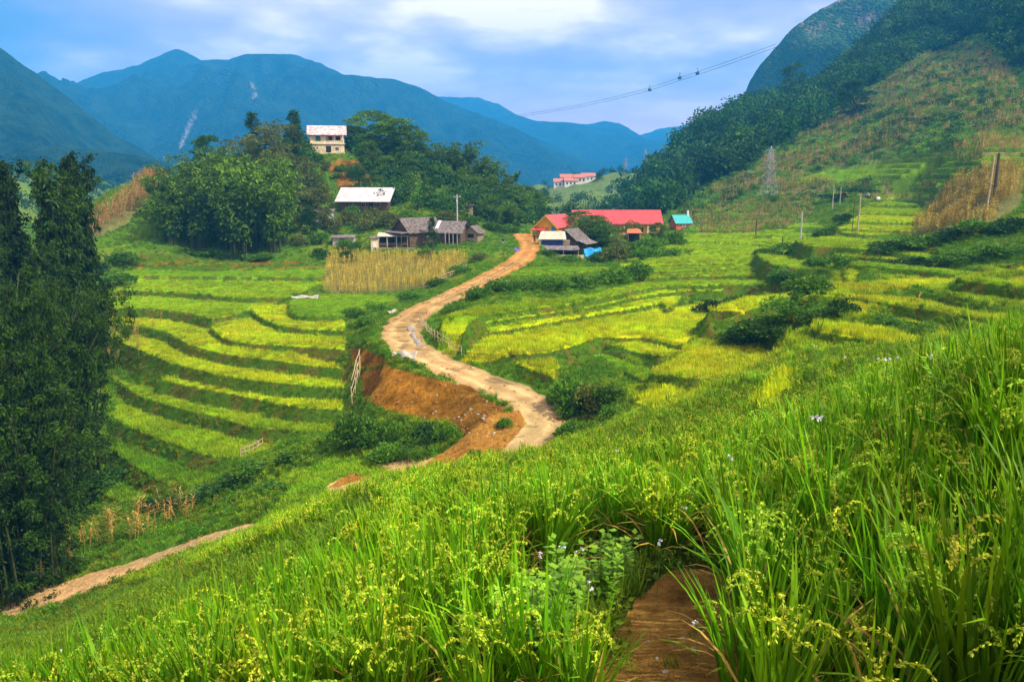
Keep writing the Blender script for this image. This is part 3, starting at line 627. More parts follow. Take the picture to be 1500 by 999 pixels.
def rice_clump(seed, hi=True, nb=26, npn=6, h=0.85, w=0.011, r=0.09, grain=True):
    g = np.random.RandomState(seed); p = PM(); a = g.uniform(0, 6.283, nb); rr_ = r*np.sqrt(g.rand(nb))
    base = np.stack([rr_*np.cos(a), rr_*np.sin(a), np.zeros(nb)], -1); az = a+g.normal(0, .6, nb)
    L_ = h*g.uniform(.65, 1.12, nb); V, Q, s = ribbons(base, az, g.uniform(.0, .16, nb), g.uniform(.1, .75, nb)+ (g.rand(nb) < .15)*0.8, L_, w*g.uniform(.8, 1.3, nb), 5 if hi else 3, g)
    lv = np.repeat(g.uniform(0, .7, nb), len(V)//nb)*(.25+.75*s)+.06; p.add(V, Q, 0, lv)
    nd = 3; a = g.uniform(0, 6.283, nd); V, Q, s = ribbons(np.stack([r*np.cos(a), r*np.sin(a), np.zeros(nd)], -1)*.8, a, g.uniform(.1, .5, nd), g.uniform(.9, 2.3, nd), h*g.uniform(.5, .9, nd), w*np.ones(nd), 5 if hi else 3, g); p.add(V, Q, 2, .4)
    if grain:
        for k in range(npn):
            az_ = g.uniform(0, 6.283); pos = np.array([g.normal(0, r*.5), g.normal(0, r*.5), h*g.uniform(.55, .8)]); ln = g.uniform(.15, .5); n = 9 if hi else 5; tot = g.uniform(.2, .3)
            pts = []; 
            for j in range(n):
                ln2 = ln+(j/(n-1))**1.2*g.uniform(1.7, 2.3); pos = pos+np.array([math.sin(ln2)*math.cos(az_), math.sin(ln2)*math.sin(az_), math.cos(ln2)])*tot/n; pts.append(pos.copy())
            pts = np.array(pts); m = (6 if hi else 3)
            c = np.repeat(pts, m, 0)+g.normal(0, .004, (n*m, 3)); d = unit(np.repeat(np.gradient(pts, axis=0), m, 0)*30+g.normal(0, .35, (n*m, 3))+np.array([0, 0, -.25])); wv = unit(np.cross(d, g.normal(0, 1, (n*m, 3))))
            V, Q = diamonds(c, d, wv, np.full(n*m, .026 if hi else .04), np.full(n*m, .0105 if hi else .018)); p.add(V, Q, 1, np.repeat(g.uniform(0, 1, n*m), 4))
    return p.build('clump_rice_%02d' % seed, [LF, GR, DL])
def grass_clump(seed, nb=30, h=0.45, w=0.02, r=0.28, mats=None, spread=.7, seg=2, nm='clump_grass'):
    g = np.random.RandomState(seed); p = PM(); a = g.uniform(0, 6.283, nb); rr_ = r*np.sqrt(g.rand(nb))
    base = np.stack([rr_*np.cos(a), rr_*np.sin(a), np.zeros(nb)-.03], -1); L_ = h*g.uniform(.5, 1.15, nb)
    V, Q, s = ribbons(base, g.uniform(0, 6.283, nb), g.uniform(0, .35, nb), g.uniform(.2, .2+spread*1.6, nb), L_, w*g.uniform(.7, 1.4, nb), seg, g)
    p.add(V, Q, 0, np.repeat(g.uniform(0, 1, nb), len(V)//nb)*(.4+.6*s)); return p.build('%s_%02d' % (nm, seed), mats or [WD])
def leafy_clump(seed, n=80, r=.3, h=.4, l=.09, mats=None, nm='clump_leafy'):
    g = np.random.RandomState(seed); p = PM(); c = g.normal(0, 1, (n, 3)); c = unit(c)*(g.rand(n, 1)**.4); c = c*np.array([r, r, h*.5])+np.array([0, 0, h*.45])
    d = unit(unit(c-np.array([0, 0, h*.2]))+g.normal(0, .5, (n, 3))); wv = unit(np.cross(d, g.normal(0, 1, (n, 3))+np.array([0, 0, 0.6])))
    V, Q = diamonds(c, d, wv, l*g.uniform(.7, 1.3, n), l*.6*g.uniform(.7, 1.2, n)); p.add(V, Q, 0, np.repeat(g.uniform(0, 1, n), 4)); return p.build('%s_%02d' % (nm, seed), mats or [WD])
def corn_stalk(seed, h=2.0, w=.07, mats=None, nl=11, nm='clump_corn'):
    g = np.random.RandomState(seed); p = PM(); V, Q, s = ribbons(np.zeros((2, 3)), np.array([0, 1.57]), np.full(2, .02), np.full(2, .1), np.full(2, h), np.full(2, .04), 3, g); p.add(V, Q, 0, .5)
    z = np.linspace(.25, .95, nl)*h; base = np.stack([z*0.02, z*0.02, z], -1); az = np.arange(nl)*3.14+g.normal(0, .6, nl)
    V, Q, s = ribbons(base, az, g.uniform(.2, .6, nl), g.uniform(1.8, 2.8, nl), g.uniform(.45, .8, nl)*h/2, w*g.uniform(.8, 1.3, nl), 4, g); p.add(V, Q, 0, np.repeat(g.uniform(0, 1, nl), len(V)//nl))
    V, Q, s = ribbons(np.repeat(np.array([[0, 0, h*.97]]), 6, 0), g.uniform(0, 6.28, 6), np.full(6, .2), np.full(6, .9), np.full(6, .25), np.full(6, .02), 2, g); p.add(V, Q, 0, 1.)
    return p.build('%s_%02d' % (nm, seed), mats or [DRY])
def scatter(name, label, cat, P, rot, scl, vi, tint, variants):
    """ground cover nobody could count: one object, its points carry the plants"""
    me = bpy.data.meshes.new(name); n = len(P); me.vertices.add(n); me.vertices.foreach_set('co', np.asarray(P, np.float32).ravel())
    for k, dt, arr, f in (('rot', 'FLOAT_VECTOR', rot, 'vector'), ('scl', 'FLOAT_VECTOR', scl, 'vector'), ('vi', 'INT', vi, 'value'), ('tint', 'FLOAT_COLOR', tint, 'color')):
        a = me.attributes.new(k, dt, 'POINT'); a.data.foreach_set(f, np.asarray(arr, np.int32 if dt == 'INT' else np.float32).ravel())
    o = bpy.data.objects.new(name, me); C.objects.link(o); tag(o, label, cat, kind='stuff')
    col = bpy.data.collections.new(name+'_kinds')
    for v in variants: col.objects.link(v)
    ng = bpy.data.node_groups.new(name, 'GeometryNodeTree')
    ng.interface.new_socket('Geometry', in_out='INPUT', socket_type='NodeSocketGeometry'); ng.interface.new_socket('Geometry', in_out='OUTPUT', socket_type='NodeSocketGeometry')
    nn = ng.nodes.new; gi = nn('NodeGroupInput'); go = nn('NodeGroupOutput'); ip = nn('GeometryNodeInstanceOnPoints'); ci = nn('GeometryNodeCollectionInfo')
    ci.inputs['Collection'].default_value = col; ci.inputs['Separate Children'].default_value = True; ci.inputs['Reset Children'].default_value = True
    def na(nm, dt):
        x = nn('GeometryNodeInputNamedAttribute'); x.data_type = dt; x.inputs['Name'].default_value = nm; return [q for q in x.outputs if q.enabled and q.name == 'Attribute'][0]
    lk = ng.links.new; lk(gi.outputs[0], ip.inputs['Points']); lk(ci.outputs[0], ip.inputs['Instance']); ip.inputs['Pick Instance'].default_value = True
    lk(na('vi', 'INT'), ip.inputs['Instance Index']); er = nn('FunctionNodeEulerToRotation'); lk(na('rot', 'FLOAT_VECTOR'), er.inputs[0]); lk(er.outputs[0], ip.inputs['Rotation']); lk(na('scl', 'FLOAT_VECTOR'), ip.inputs['Scale'])
    lk(ip.outputs[0], go.inputs[0]); md = o.modifiers.new('plants', 'NODES'); md.node_group = ng
    return o
rs = np.random.RandomState(5); YOK = (YY > 2.6) | ((np.abs(XX) > 1.9) & (YY > .8))
CA = np.zeros(XX.shape); CA[:-1,:-1] = (YY[1:,:-1]-YY[:-1,:-1])*(XX[:-1,1:]-XX[:-1,:-1])   # cell areas
def sample(mask, dens):
    """random ground points: mask of cells, dens = plants per square metre (scalar or field)"""
    m = mask[:-1,:-1] & VIS[:-1,:-1]; lam = CA[:-1,:-1]*dens if np.isscalar(dens) else CA[:-1,:-1]*dens[:-1,:-1]
    k = np.where(m, rs.poisson(np.where(m, lam, 0)), 0); ii, jj = np.nonzero(k); c = k[ii,jj]; ii = np.repeat(ii, c); jj = np.repeat(jj, c)
    y = YY[ii,jj]+rs.rand(len(ii))*(YY[ii+1,jj]-YY[ii,jj]); u = UU[ii,jj]+rs.rand(len(ii))*(UU[ii,jj+1]-UU[ii,jj]); x = u*y
    return np.stack([x, y, gz(x, y)], -1), ii, jj
def sc3(s, zs=None): return np.stack([s, s, s if zs is None else zs], -1)
def tints(n, base=(1,1,1), v=.25, hue=.15, fld=None):
    b = np.ones((n, 4)); f = rs.uniform(1-v, 1+v, n) if fld is None else fld
    b[:,:3] = np.array(base)*f[:,None]; b[:,0] *= rs.uniform(1-hue, 1+hue, n); return b
def rots(n, tilt=.12): return np.stack([rs.normal(0, tilt, n), rs.normal(0, tilt, n), rs.uniform(0, 6.283, n)], -1)
K = lambda *a: np.isin(KIND, [KN[x] for x in a])
# ---- foreground rice ------------------------------------------------
riceHi = [rice_clump(i, True, 30, 6, .9, .021, .10) for i in range(6)]
riceMid = [rice_clump(20+i, False, 24, 5, .8, .032, .13) for i in range(5)]
riceTall = [rice_clump(40+i, True, 30, 7, 1.15, .025, .10) for i in range(4)]
# footpath gap and weedy pocket stay free of rice
gap = (KIND == KN['path']) | (KIND == KN['bare'])
pocket = region([(760,999),(770,880),(860,820),(980,830),(1080,870),(1060,999)], 2, 9, 6)
tallz = region([(1040,999),(1045,900),(1080,780),(1180,700),(1300,600),(1380,500),(1640,440),(1900,999)], 2, 14, 20) | ((XX > .9) & (YY < 4.2)) | ((XX > 3.2) & (YY < 8))
fgr = (YY < 60) & (KIND == 0) & ~gap
leftweed = region([(-200,1200),(-200,880),(200,860),(420,800),(560,740),(520,830),(380,930),(240,1010)], 8, 60, 30)
bank = region([(-200,905),(20,905),(160,868),(300,805),(345,775),(345,640),(0,640),(-200,700)], 30, 60, 5)
upper = region([(830,640),(900,560),(1000,540),(1120,500),(1300,470),(1640,440),(1640,520),(1350,560),(1200,600),(1080,650),(900,690)], 14, 60, 12)
dn = np.where(YY < 9, 15, 12)*np.clip(fbm(XX/.8, YY/.8, 2, 91)*5-1.6, .08, 1.3)
Pn, i, j = sample(fgr & (YY < 11) & ~tallz & ~pocket & ~leftweed & YOK, dn)
tn = fbm(Pn[:,0]/2.5, Pn[:,1]/2.5, 3, 71); n = len(Pn)
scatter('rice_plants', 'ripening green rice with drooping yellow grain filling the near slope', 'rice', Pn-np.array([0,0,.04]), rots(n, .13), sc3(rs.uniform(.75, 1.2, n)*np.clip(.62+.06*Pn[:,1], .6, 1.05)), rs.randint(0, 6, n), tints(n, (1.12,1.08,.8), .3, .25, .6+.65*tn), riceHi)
Pn, i, j = sample(fgr & (YY < 14) & tallz & YOK, 17.*np.clip(fbm(XX/.7, YY/.7, 2, 92)*5-1.5, .3, 1.3))
n = len(Pn)
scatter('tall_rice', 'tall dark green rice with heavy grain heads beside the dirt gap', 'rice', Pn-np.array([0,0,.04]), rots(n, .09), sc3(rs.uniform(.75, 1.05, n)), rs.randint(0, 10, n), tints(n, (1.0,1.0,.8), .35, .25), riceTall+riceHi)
Pn, i, j = sample(fgr & (YY >= 11) & (YY < 60) & ~bank & ~leftweed & ~tallz, np.where(YY < 22, 8.5, 5.)*(1-.65*upper)*np.clip(fbm(XX/1.1, YY/1.1, 2, 93)*5-1.5, .12, 1.3))
n = len(Pn); tn = fbm(Pn[:,0]/4, Pn[:,1]/4, 3, 73)
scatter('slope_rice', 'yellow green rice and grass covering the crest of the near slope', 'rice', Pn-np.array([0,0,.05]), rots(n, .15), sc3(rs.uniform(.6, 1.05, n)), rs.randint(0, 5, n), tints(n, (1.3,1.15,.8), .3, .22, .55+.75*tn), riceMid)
GW = [grass_clump(60+i, 30, .45, .022, .26) for i in range(4)]+[leafy_clump(70+i, 60, .26, .34, .085) for i in range(4)]
GWf = [grass_clump(80+i, 26, .5, .05, .38) for i in range(3)]+[leafy_clump(90+i, 70, .38, .5, .16) for i in range(3)]
Pn, i, j = sample(YOK & (YY < 60) & (leftweed | pocket | upper | (fgr & (rs.rand(*XX.shape) < .2))) & ~bank & ~gap & K('w'), np.where(YY < 8, 30., np.where(YY < 16, 18., 10.)))
n = len(Pn); tn = fbm(Pn[:,0]/2, Pn[:,1]/2, 3, 75)
scatter('slope_weeds', 'fine bright weeds and grass on the near slope between the rice', 'weeds', Pn, rots(n, .2), sc3(rs.uniform(.6, 1.2, n)*np.where(Pn[:,1] < 9, .6, 1.0)), rs.randint(0, 8, n), tints(n, (1.5,1.15,.8), .3, .25, .5+.85*tn), GW)
# ---- banks, risers and verges --------------------------------------
far0 = (YY >= 30) & (YY < 215)
dd = np.where(YY < 70, 4.5, np.where(YY < 110, 2.6, 1.3))*np.where(slope > .5, 2.0, 1.0)
Pn, i, j = sample(far0 & (KIND == 0) & ((YY > 60) | bank | (PX < 860)), dd)
n = len(Pn); tn = fbm(Pn[:,0]/3, Pn[:,1]/3, 3, 76); sl = slope[i,j]
T8 = tints(n, (1,.95,.6), .35, .35, (.72+.85*tn)); dk = (sl > .5) & (vnoise(Pn[:,0]/1.4, Pn[:,1]/1.4, 33) > .6); T8[dk,:3] *= np.array((1.7,.95,.7))
scatter('bank_weeds', 'rough green weeds on the terrace banks and road verges', 'weeds', Pn, rots(n, .25), sc3(rs.uniform(.5, 1.1, n)*np.where(sl > .55, .6, .9)), rs.randint(0, 6, n), T8, GWf)
RF = [grass_clump(100+i, 40, .55, .035, .4, [leafmat('field_rice', (.20,.36,.006), (.42,.55,.02), .35, True)] , .35, 2, 'clump_field') for i in range(3)]
for v in RF[1:]: v.data.materials[0] = RF[0].data.materials[0]
tk = {KN['rg']:(1.1,1.08,.6),KN['rg2']:(.5,.72,.6),KN['ry']:(1.6,1.25,.5),KN['y']:(1.8,1.45,.38),KN['g2']:(.8,.98,.6)}
Pn, i, j = sample(K('rg','rg2','ry','y','g2') & (YY < 215) & (YY > 20), np.where(YY < 70, 7., np.where(YY < 110, 4., 2.2)))
n = len(Pn); kk = KIND[i,j]; tb = np.array([tk[k] for k in kk]); T_ = np.ones((n, 4)); tn = fbm(Pn[:,0]/6, Pn[:,1]/6, 3, 78)
T_[:,:3] = tb*(rs.uniform(.7, 1.2, n)*(.6+.75*tn))[:,None]; t2 = fbm(Pn[:,0]/3, Pn[:,1]/1.5, 4, 79); T_[:,0] *= .72+.6*t2; hs = np.where(kk == KN['g2'], .4, np.where(kk == KN['y'], .85, .7))*np.where(Pn[:,1] > 85, .7, 1.0)
scatter('terrace_rice', 'young and ripening rice standing in the flooded terrace steps', 'rice', Pn, rots(n, .1), sc3(rs.uniform(.8, 1.15, n), hs*rs.uniform(.85, 1.1, n)), rs.randint(0, 3, n), T_, RF)
# ---- corn -------------------------------------------------------------
CN = [corn_stalk(110+i) for i in range(5)]
cf = region([(474,430),(480,372),(680,374),(684,384),(640,418),(560,430)], 100, 150, 3) & K('corn')
Pn, i, j = sample(cf, 3.2); n = len(Pn)
scatter('corn_field', 'dense block of yellow drying corn beside the dirt road', 'corn', Pn, rots(n, .08), sc3(rs.uniform(.5, .76, n)), rs.randint(0, 5, n), tints(n, (1.35,1.6,.6), .3, .15), CN)
Pn, i, j = sample(K('corn') & ~cf & (YY < 230) & (PX < 400), 1.6); n = len(Pn)
scatter('knoll_corn', 'brown dry corn on the slope left of the bamboo grove', 'corn', Pn, rots(n, .1), sc3(rs.uniform(.9, 1.3, n)), rs.randint(0, 5, n), tints(n, (1.15,.95,.8), .3, .15), CN)
Pn, i, j = sample(K('corn') & ~cf & (PX > 980) & (YY > 150), np.where(YY < 220, .9, .42)); n = len(Pn); ky = np.where(Pn[:,1] < 220, 1.0, 1.5)
scatter('hillside_corn', 'withered brown corn across the steep right hillside', 'corn', Pn, rots(n, .1), sc3(rs.uniform(.8, 1.2, n)*ky, rs.uniform(.7, 1.1, n)*np.where((Pn[:,1] < 215) & (Pn[:,0] < 95), .55, 1.1)), rs.randint(0, 5, n), tints(n, (.9,.98,.6), .35, .2), CN)
Pn, i, j = sample(K('corn') & (PX > 1300) & (YY < 150), 2.4*np.clip(fbm(XX/3, YY/3, 3, 95)*6-2.4, 0, 1.2)); n = len(Pn)
scatter('tall_corn', 'tall withered corn standing round the leaning post on the right', 'corn', Pn, rots(n, .1), sc3(rs.uniform(.9, 1.25, n)), rs.randint(0, 5, n), tints(n, (.95,1.05,.5), .4, .2), CN)
sp = region([(60,800),(120,775),(250,735),(290,745),(260,775),(130,815),(60,850)], 46, 70, 10) | region([(130,480),(240,478),(215,520),(150,560),(130,560)], 70, 130, 10) | region([(20,830),(60,800),(80,850),(0,880)],40,70,10) | region([(1270,420),(1360,440),(1330,470),(1250,455)],40,58,8)
Pn, i, j = sample(sp, np.where(YY < 70, 1.1, .8)); n = len(Pn)
scatter('thin_corn', 'sparse yellowing corn among weeds on the lower left banks', 'corn', Pn, rots(n, .12), sc3(rs.uniform(.6, .95, n)), rs.randint(0, 5, n), tints(n, (1.1,1.1,.7), .3, .15), CN)
ed = (fbm(XX/.35, YY/.35, 3, 97) > .56) & (KIND == 9) & (YY < 8)
Pn, i, j = sample(ed, 12.); n = len(Pn)
scatter('path_weeds', 'small weeds creeping over the bare earth of the dirt gap', 'weeds', Pn, rots(n, .3), sc3(rs.uniform(.08, .22, n)), rs.randint(0, 8, n), tints(n, (1.3,1.1,.8), .4, .3), GW)
Pn, i, j = sample((KIND == 9) & (YY < 8) & (YY > 2.5), 60.); n = len(Pn)
LIT = [grass_clump(180+i, 3, .09, .012, .05, [DRY], 1.4, 2, 'clump_litter') for i in range(3)]
scatter('leaf_litter', 'dead straw and leaf bits lying on the dirt gap', 'leaf litter', Pn+np.array([0,0,.01]), np.stack([rs.normal(1.45, .15, n), rs.normal(0, .2, n), rs.uniform(0, 6.28, n)], -1), sc3(rs.uniform(.3, .9, n)), rs.randint(0, 3, n), tints(n, (.8,.75,.7), .4, .2), LIT)
kno = region([(505,300),(512,235),(545,205),(600,205),(660,225),(740,262),(800,296),(790,335),(700,326),(620,318),(560,306)], 160, 222, 10) | region([(225,340),(240,290),(300,250),(350,215),(440,205),(470,250),(478,300),(440,345),(330,352)], 146, 200, 10)
# ---- loose earth
def clod(seed, m):
    q = MB().blob((0,0,0), 1, .8, .55, seed, 8, 5, .6); o = mesh_np('clump_clod_%02d' % seed, q.v, q.f, m, link=False); return o
CLM = [mat('loose_earth', (.30,.13,.03), nscale=2), mat('loose_stone', (.42,.34,.24), nscale=2)]
CLD = [clod(i, CLM[0]) for i in range(1, 6)]+[clod(9, CLM[1])]
edge_ = (fbm(XX/.9, YY/.9, 2, 88) > .55)
Pn, i, j = sample(K('soil','bare') & (YY < 80) | (K('road','path') & edge_ & (YY < 120)), np.where(KIND == 7, 1.6, 4.0)); n = len(Pn)
scatter('loose_earth', 'clods and small stones lying on the bare earth and road edges', 'earth', Pn, rots(n, .3), sc3((rs.gamma(2.0, .025, n)+.015)*np.where(Pn[:,1] < 12, .22, 1.0)), rs.randint(0, 6, n), tints(n), CLD)
# ---- hillside scrub and forest ----------------------------------------
def blobtree(seed, r=2.2, h=5.0, n=150, l=.75, nm='clump_tree'):
    g = np.random.RandomState(seed); p = PM(); k = 9; cc = g.normal(0, 1, (k, 3))*np.array([r*.42, r*.42, h*.16])+np.array([0, 0, h*.6]); c = cc[g.randint(0, k, n)]; off = unit(g.normal(0, 1, (n, 3)))*(r*.45*g.uniform(.75, 1.1, (n, 1))); c = c+off
    d = unit(off+g.normal(0, .5*r*.45, (n, 3))+np.array([0, 0, -.2])); wv = unit(np.cross(d, g.normal(0, 1, (n, 3)))); V, Q = diamonds(c, d, wv, l*g.uniform(.7, 1.3, n), l*.7*g.uniform(.7, 1.2, n)); p.add(V, Q, 0, np.repeat(g.uniform(0, 1, n), 4))
    V, Q, s = ribbons(np.zeros((2, 3))-np.array([0,0,.4]), np.array([0, 1.57]), np.zeros(2), np.zeros(2)+.05, np.full(2, h*.6), np.full(2, .3), 2, g); p.add(V, Q, 1, .2)
    return p.build('%s_%02d' % (nm, seed), [FOL, BARKI])
FOL = leafmat('forest_leaf', (.012,.045,.008), (.055,.13,.02), .25, True, .7); BARKI = mat('bark_far', (.07,.055,.04))
BT = [blobtree(120+i) for i in range(5)]
Pn, i, j = sample(K('forest') & (YY > 200), np.where(YY < 400, .055, .035)); n = len(Pn)
scatter('hillside_forest', 'dark green forest covering the upper right hillside', 'forest', Pn, rots(n, .06), sc3(rs.uniform(.8, 1.7, n)*1.15), rs.randint(0, 5, n), tints(n, (1.15,1.25,1.0), .4, .3), BT)
Pn, i, j = sample(K('scrub', 'corn') & (YY > 195) & (PX > 960), .05*np.clip(fbm(XX/20, YY/20, 3, 81)*4-1.2, .05, 1.6)); n = len(Pn)
scatter('hillside_scrub', 'low green scrub dotted over the right hillside', 'scrub', Pn, rots(n, .1), sc3(rs.uniform(.35, .8, n), rs.uniform(.2, .5, n)), rs.randint(0, 5, n), tints(n, (1.5,1.5,1.0), .35, .25), BT)
Pn, i, j = sample(K('scrub','corn') & (YY > 150) & (PX > 960), .35); n = len(Pn)
scatter('hillside_grass', 'rough pale green grass on the right hillside', 'grass', Pn, rots(n, .2), sc3(rs.uniform(1.3, 2.6, n)), rs.randint(0, 6, n), tints(n, (1.5,1.35,.8), .35, .3), GWf)
Pn, i, j = sample(kno & (KIND == 0), .16); n = len(Pn)
scatter('knoll_undergrowth', 'dense dark undergrowth between the trees of the knoll', 'undergrowth', Pn, rots(n, .1), sc3(rs.uniform(.45, .85, n)), rs.randint(0, 5, n), tints(n, (1.3,1.35,.8), .35, .25), BT)
Pn, i, j = sample((KIND != KN['corn']) & (YY > 215) & (PX < 960), .012*np.clip(fbm(XX/30, YY/30, 3, 83)*5-1.8, .0, 1.8)); n = len(Pn)
scatter('far_hill_trees', 'small trees dotted on the far terraced hill', 'trees', Pn, rots(n, .1), sc3(rs.uniform(.5, 1.1, n)), rs.randint(0, 5, n), tints(n, (1,1.1,1.0), .35, .25), BT)
# ================================================================== TREES AND BUSHES (each one a thing)
def tube_q(pts, rad, n=6):
    m = MB().tube(pts, rad, n, False); return np.array(m.v), np.array(m.f)
LB = leafmat('bamboo_leaf', (.012,.042,.003), (.15,.30,.010), .3, False, .5)
LBn = leafmat('dark_bamboo_leaf', (.003,.011,.001), (.042,.10,.005), .3, False, .5, .8)
LT = leafmat('tree_leaf', (.018,.060,.004), (.12,.25,.012), .25, False, .6)
LO = leafmat('olive_leaf', (.05,.075,.010), (.17,.21,.03), .25, False, .6)
LD = leafmat('dark_leaf', (.010,.036,.006), (.055,.14,.015), .2, False, .6)
LY = leafmat('bright_leaf', (.05,.15,.008), (.17,.34,.02), .35, False, .5)
BK = mat('bark', (.10,.075,.045), bump=.5); BC = mat('bamboo_culm', (.045,.06,.015), rough=.6)
LP = leafmat('palm_leaf', (.02,.07,.01), (.07,.16,.03), .2, False, .5)
def pm_trunk(p): return p.build('trunk', [p.mat])
def crown_broad(seed, wd=.42, base=.08, n=6500, l=.038, lumps=60, droop=.1, top=1.0):
    """unit-height broadleaf crown; clumps of leaves on an uneven set of lobes"""
    g = np.random.RandomState(seed); p = PM(); k = lumps; a = g.uniform(0, 6.283, k); hz = g.uniform(0, 1, k)
    prof = np.sin(np.pi*np.clip(hz*.72+.22, 0, 1))**.6; rr_ = wd*prof*np.sqrt(g.uniform(.15, 1, k)); cz = base+.06+(top-base-.14)*hz
    cc = np.stack([rr_*np.cos(a), rr_*np.sin(a), cz], -1); sz = g.uniform(.07, .14, k)*(wd/.42)**.5
    w_ = sz**2; q = g.choice(k, n, p=w_/w_.sum()); off = unit(g.normal(0, 1, (n, 3))); off[:,2] = np.abs(off[:,2])*.9-.25; off = off*(g.rand(n, 1)**.25)
    c = cc[q]+off*sz[q][:,None]*np.array([1.15, 1.15, .8]); d = unit(off+g.normal(0, .45, (n, 3))-np.array([0, 0, droop])); wv = unit(np.cross(d, g.normal(0, 1, (n, 3))))
    V, Q = diamonds(c, d, wv, l*g.uniform(.7, 1.3, n), l*.62*g.uniform(.8, 1.2, n)); lv = np.clip(g.uniform(0, 1, k)[q]*.6+g.uniform(0, .5, n), 0, 1); p.add(V, Q, 0, np.repeat(lv, 4))
    t = PM(); V, Q = tube_q([(0,0,-.06),(.01,.01,base),( .0,.02,.6)], [.022,.016,.006]); t.add(V, Q, 0, 0)
    for i in range(7):
        e = cc[g.randint(0, k)]; V, Q = tube_q([(0,.01,base*.8+.1*g.rand()), tuple(e*np.array([.5,.5,.9])), tuple(e)], [.010,.007,.003], 5); t.add(V, Q, 0, 0)
    return p, t
def crown_bamboo(seed, culms=26, tufts=15, per=12, spread=.34, l=.045, lean=.5, low=.25, rbase=.07, tsd=.016, om=.075):
    """clump of arching culms with drooping tufts of narrow leaves"""
    g = np.random.RandomState(seed); p = PM(); t = PM(); C_ = []; D_ = []; W_ = []; LV = []
    for c in range(culms):
        a = g.uniform(0, 6.283); b = np.array([math.cos(a), math.sin(a), 0])*rbase*math.sqrt(g.rand()); H = (g.uniform(.68, 1.0) if c > 3 else g.uniform(.95, 1.0))/(1-.18*lean); sp = spread*g.uniform(.25, 1.0); a2 = a+g.normal(0, .5); dr = np.array([math.cos(a2), math.sin(a2), 0])
        s = np.linspace(0, 1, 9); pts = b[None]+dr[None]*(sp*s**2.2)[:,None]+np.array([0, 0, 1])[None]*(H*(s-.18*lean*s**4))[:,None]; pts[0,2] = -.05
        V, Q = tube_q(pts, [.0045*(1-.8*x)+.0006 for x in s], 5); t.add(V, Q, 0, 0); bright = g.uniform(0, .5)
        for j in range(tufts):
            q = low+(1-low)*(j+g.rand())/tufts; pc = np.array([np.interp(q, s, pts[:,i]) for i in range(3)]); ar = g.uniform(0, 6.283); ou = np.array([math.cos(ar), math.sin(ar), .1])*g.uniform(.01, om)*(1.25-.6*q); pc = pc+ou; tb_ = g.uniform(-.25, .45)
            m = per; d = unit(g.normal(0, .55, (m, 3))+ou*12/ .5*.12+np.array([0, 0, -.75])); C_.append(pc+g.normal(0, tsd, (m, 3))); D_.append(d); LV.append(np.clip(bright*.7+tb_+g.uniform(0, .3, m)+.2*q, 0, 1))
    C_ = np.concatenate(C_); D_ = np.concatenate(D_); n = len(C_); wv = unit(np.cross(D_, g.normal(0, 1, (n, 3)))); V, Q = diamonds(C_, D_, wv, l*g.uniform(.7, 1.3, n), l*.34*g.uniform(.8, 1.3, n)); p.add(V, Q, 0, np.repeat(np.concatenate(LV), 4)); return p, t
def crown_fir(seed, n=2600, l=.04, wd=.17):
    g = np.random.RandomState(seed); p = PM(); t = PM(); tiers = 15; z = .12+.86*(np.arange(tiers)/(tiers-1.)); C_ = []; D_ = []
    for i in range(tiers):
        for b in range(7):
            a = g.uniform(0, 6.283); ln = wd*(1.08-z[i])*g.uniform(.6, 1.25)+.015; m = n//tiers//7; s = g.rand(m)**.7; pos = np.stack([math.cos(a)*ln*s, math.sin(a)*ln*s, z[i]+.05*s*ln/wd-.02*s+g.normal(0, .01, m)], -1)+g.normal(0, .012, (m, 3)); C_.append(pos); D_.append(unit(np.array([math.cos(a), math.sin(a), .1])+g.normal(0, .5, (m, 3))))
    C_ = np.concatenate(C_); D_ = np.concatenate(D_); n = len(C_); wv = unit(np.cross(D_, g.normal(0, 1, (n, 3)))); V, Q = diamonds(C_, D_, wv, l*g.uniform(.7, 1.3, n), l*.4*np.ones(n)); p.add(V, Q, 0, np.repeat(g.uniform(0, 1, n), 4))
    V, Q = tube_q([(0,0,-.05),(0,0,.5),(0,0,.98)], [.014,.009,.002]); t.add(V, Q, 0, 0); return p, t
def crown_palm(seed, stems=3, fr=11):
    g = np.random.RandomState(seed); p = PM(); t = PM()
    for s_ in range(stems):
        a = g.uniform(0, 6.283); h = g.uniform(.7, 1.0) if s_ else .95; top = np.array([math.cos(a)*.1*s_, math.sin(a)*.1*s_, h*.8]); V, Q = tube_q([(0,0,-.05), tuple(top*np.array([.4,.4,.5])), tuple(top)], [.018,.014,.012], 6); t.add(V, Q, 0, 0)
        n = fr; V, Q, s = ribbons(np.repeat(top[None], n, 0), g.uniform(0, 6.283, n), g.uniform(.1, .7, n), g.uniform(1.2, 2.6, n), g.uniform(.22, .36, n), np.full(n, .055), 6, g); p.add(V, Q, 0, np.repeat(g.uniform(0, 1, n), len(V)//n))
    return p, t
PROTO = {}
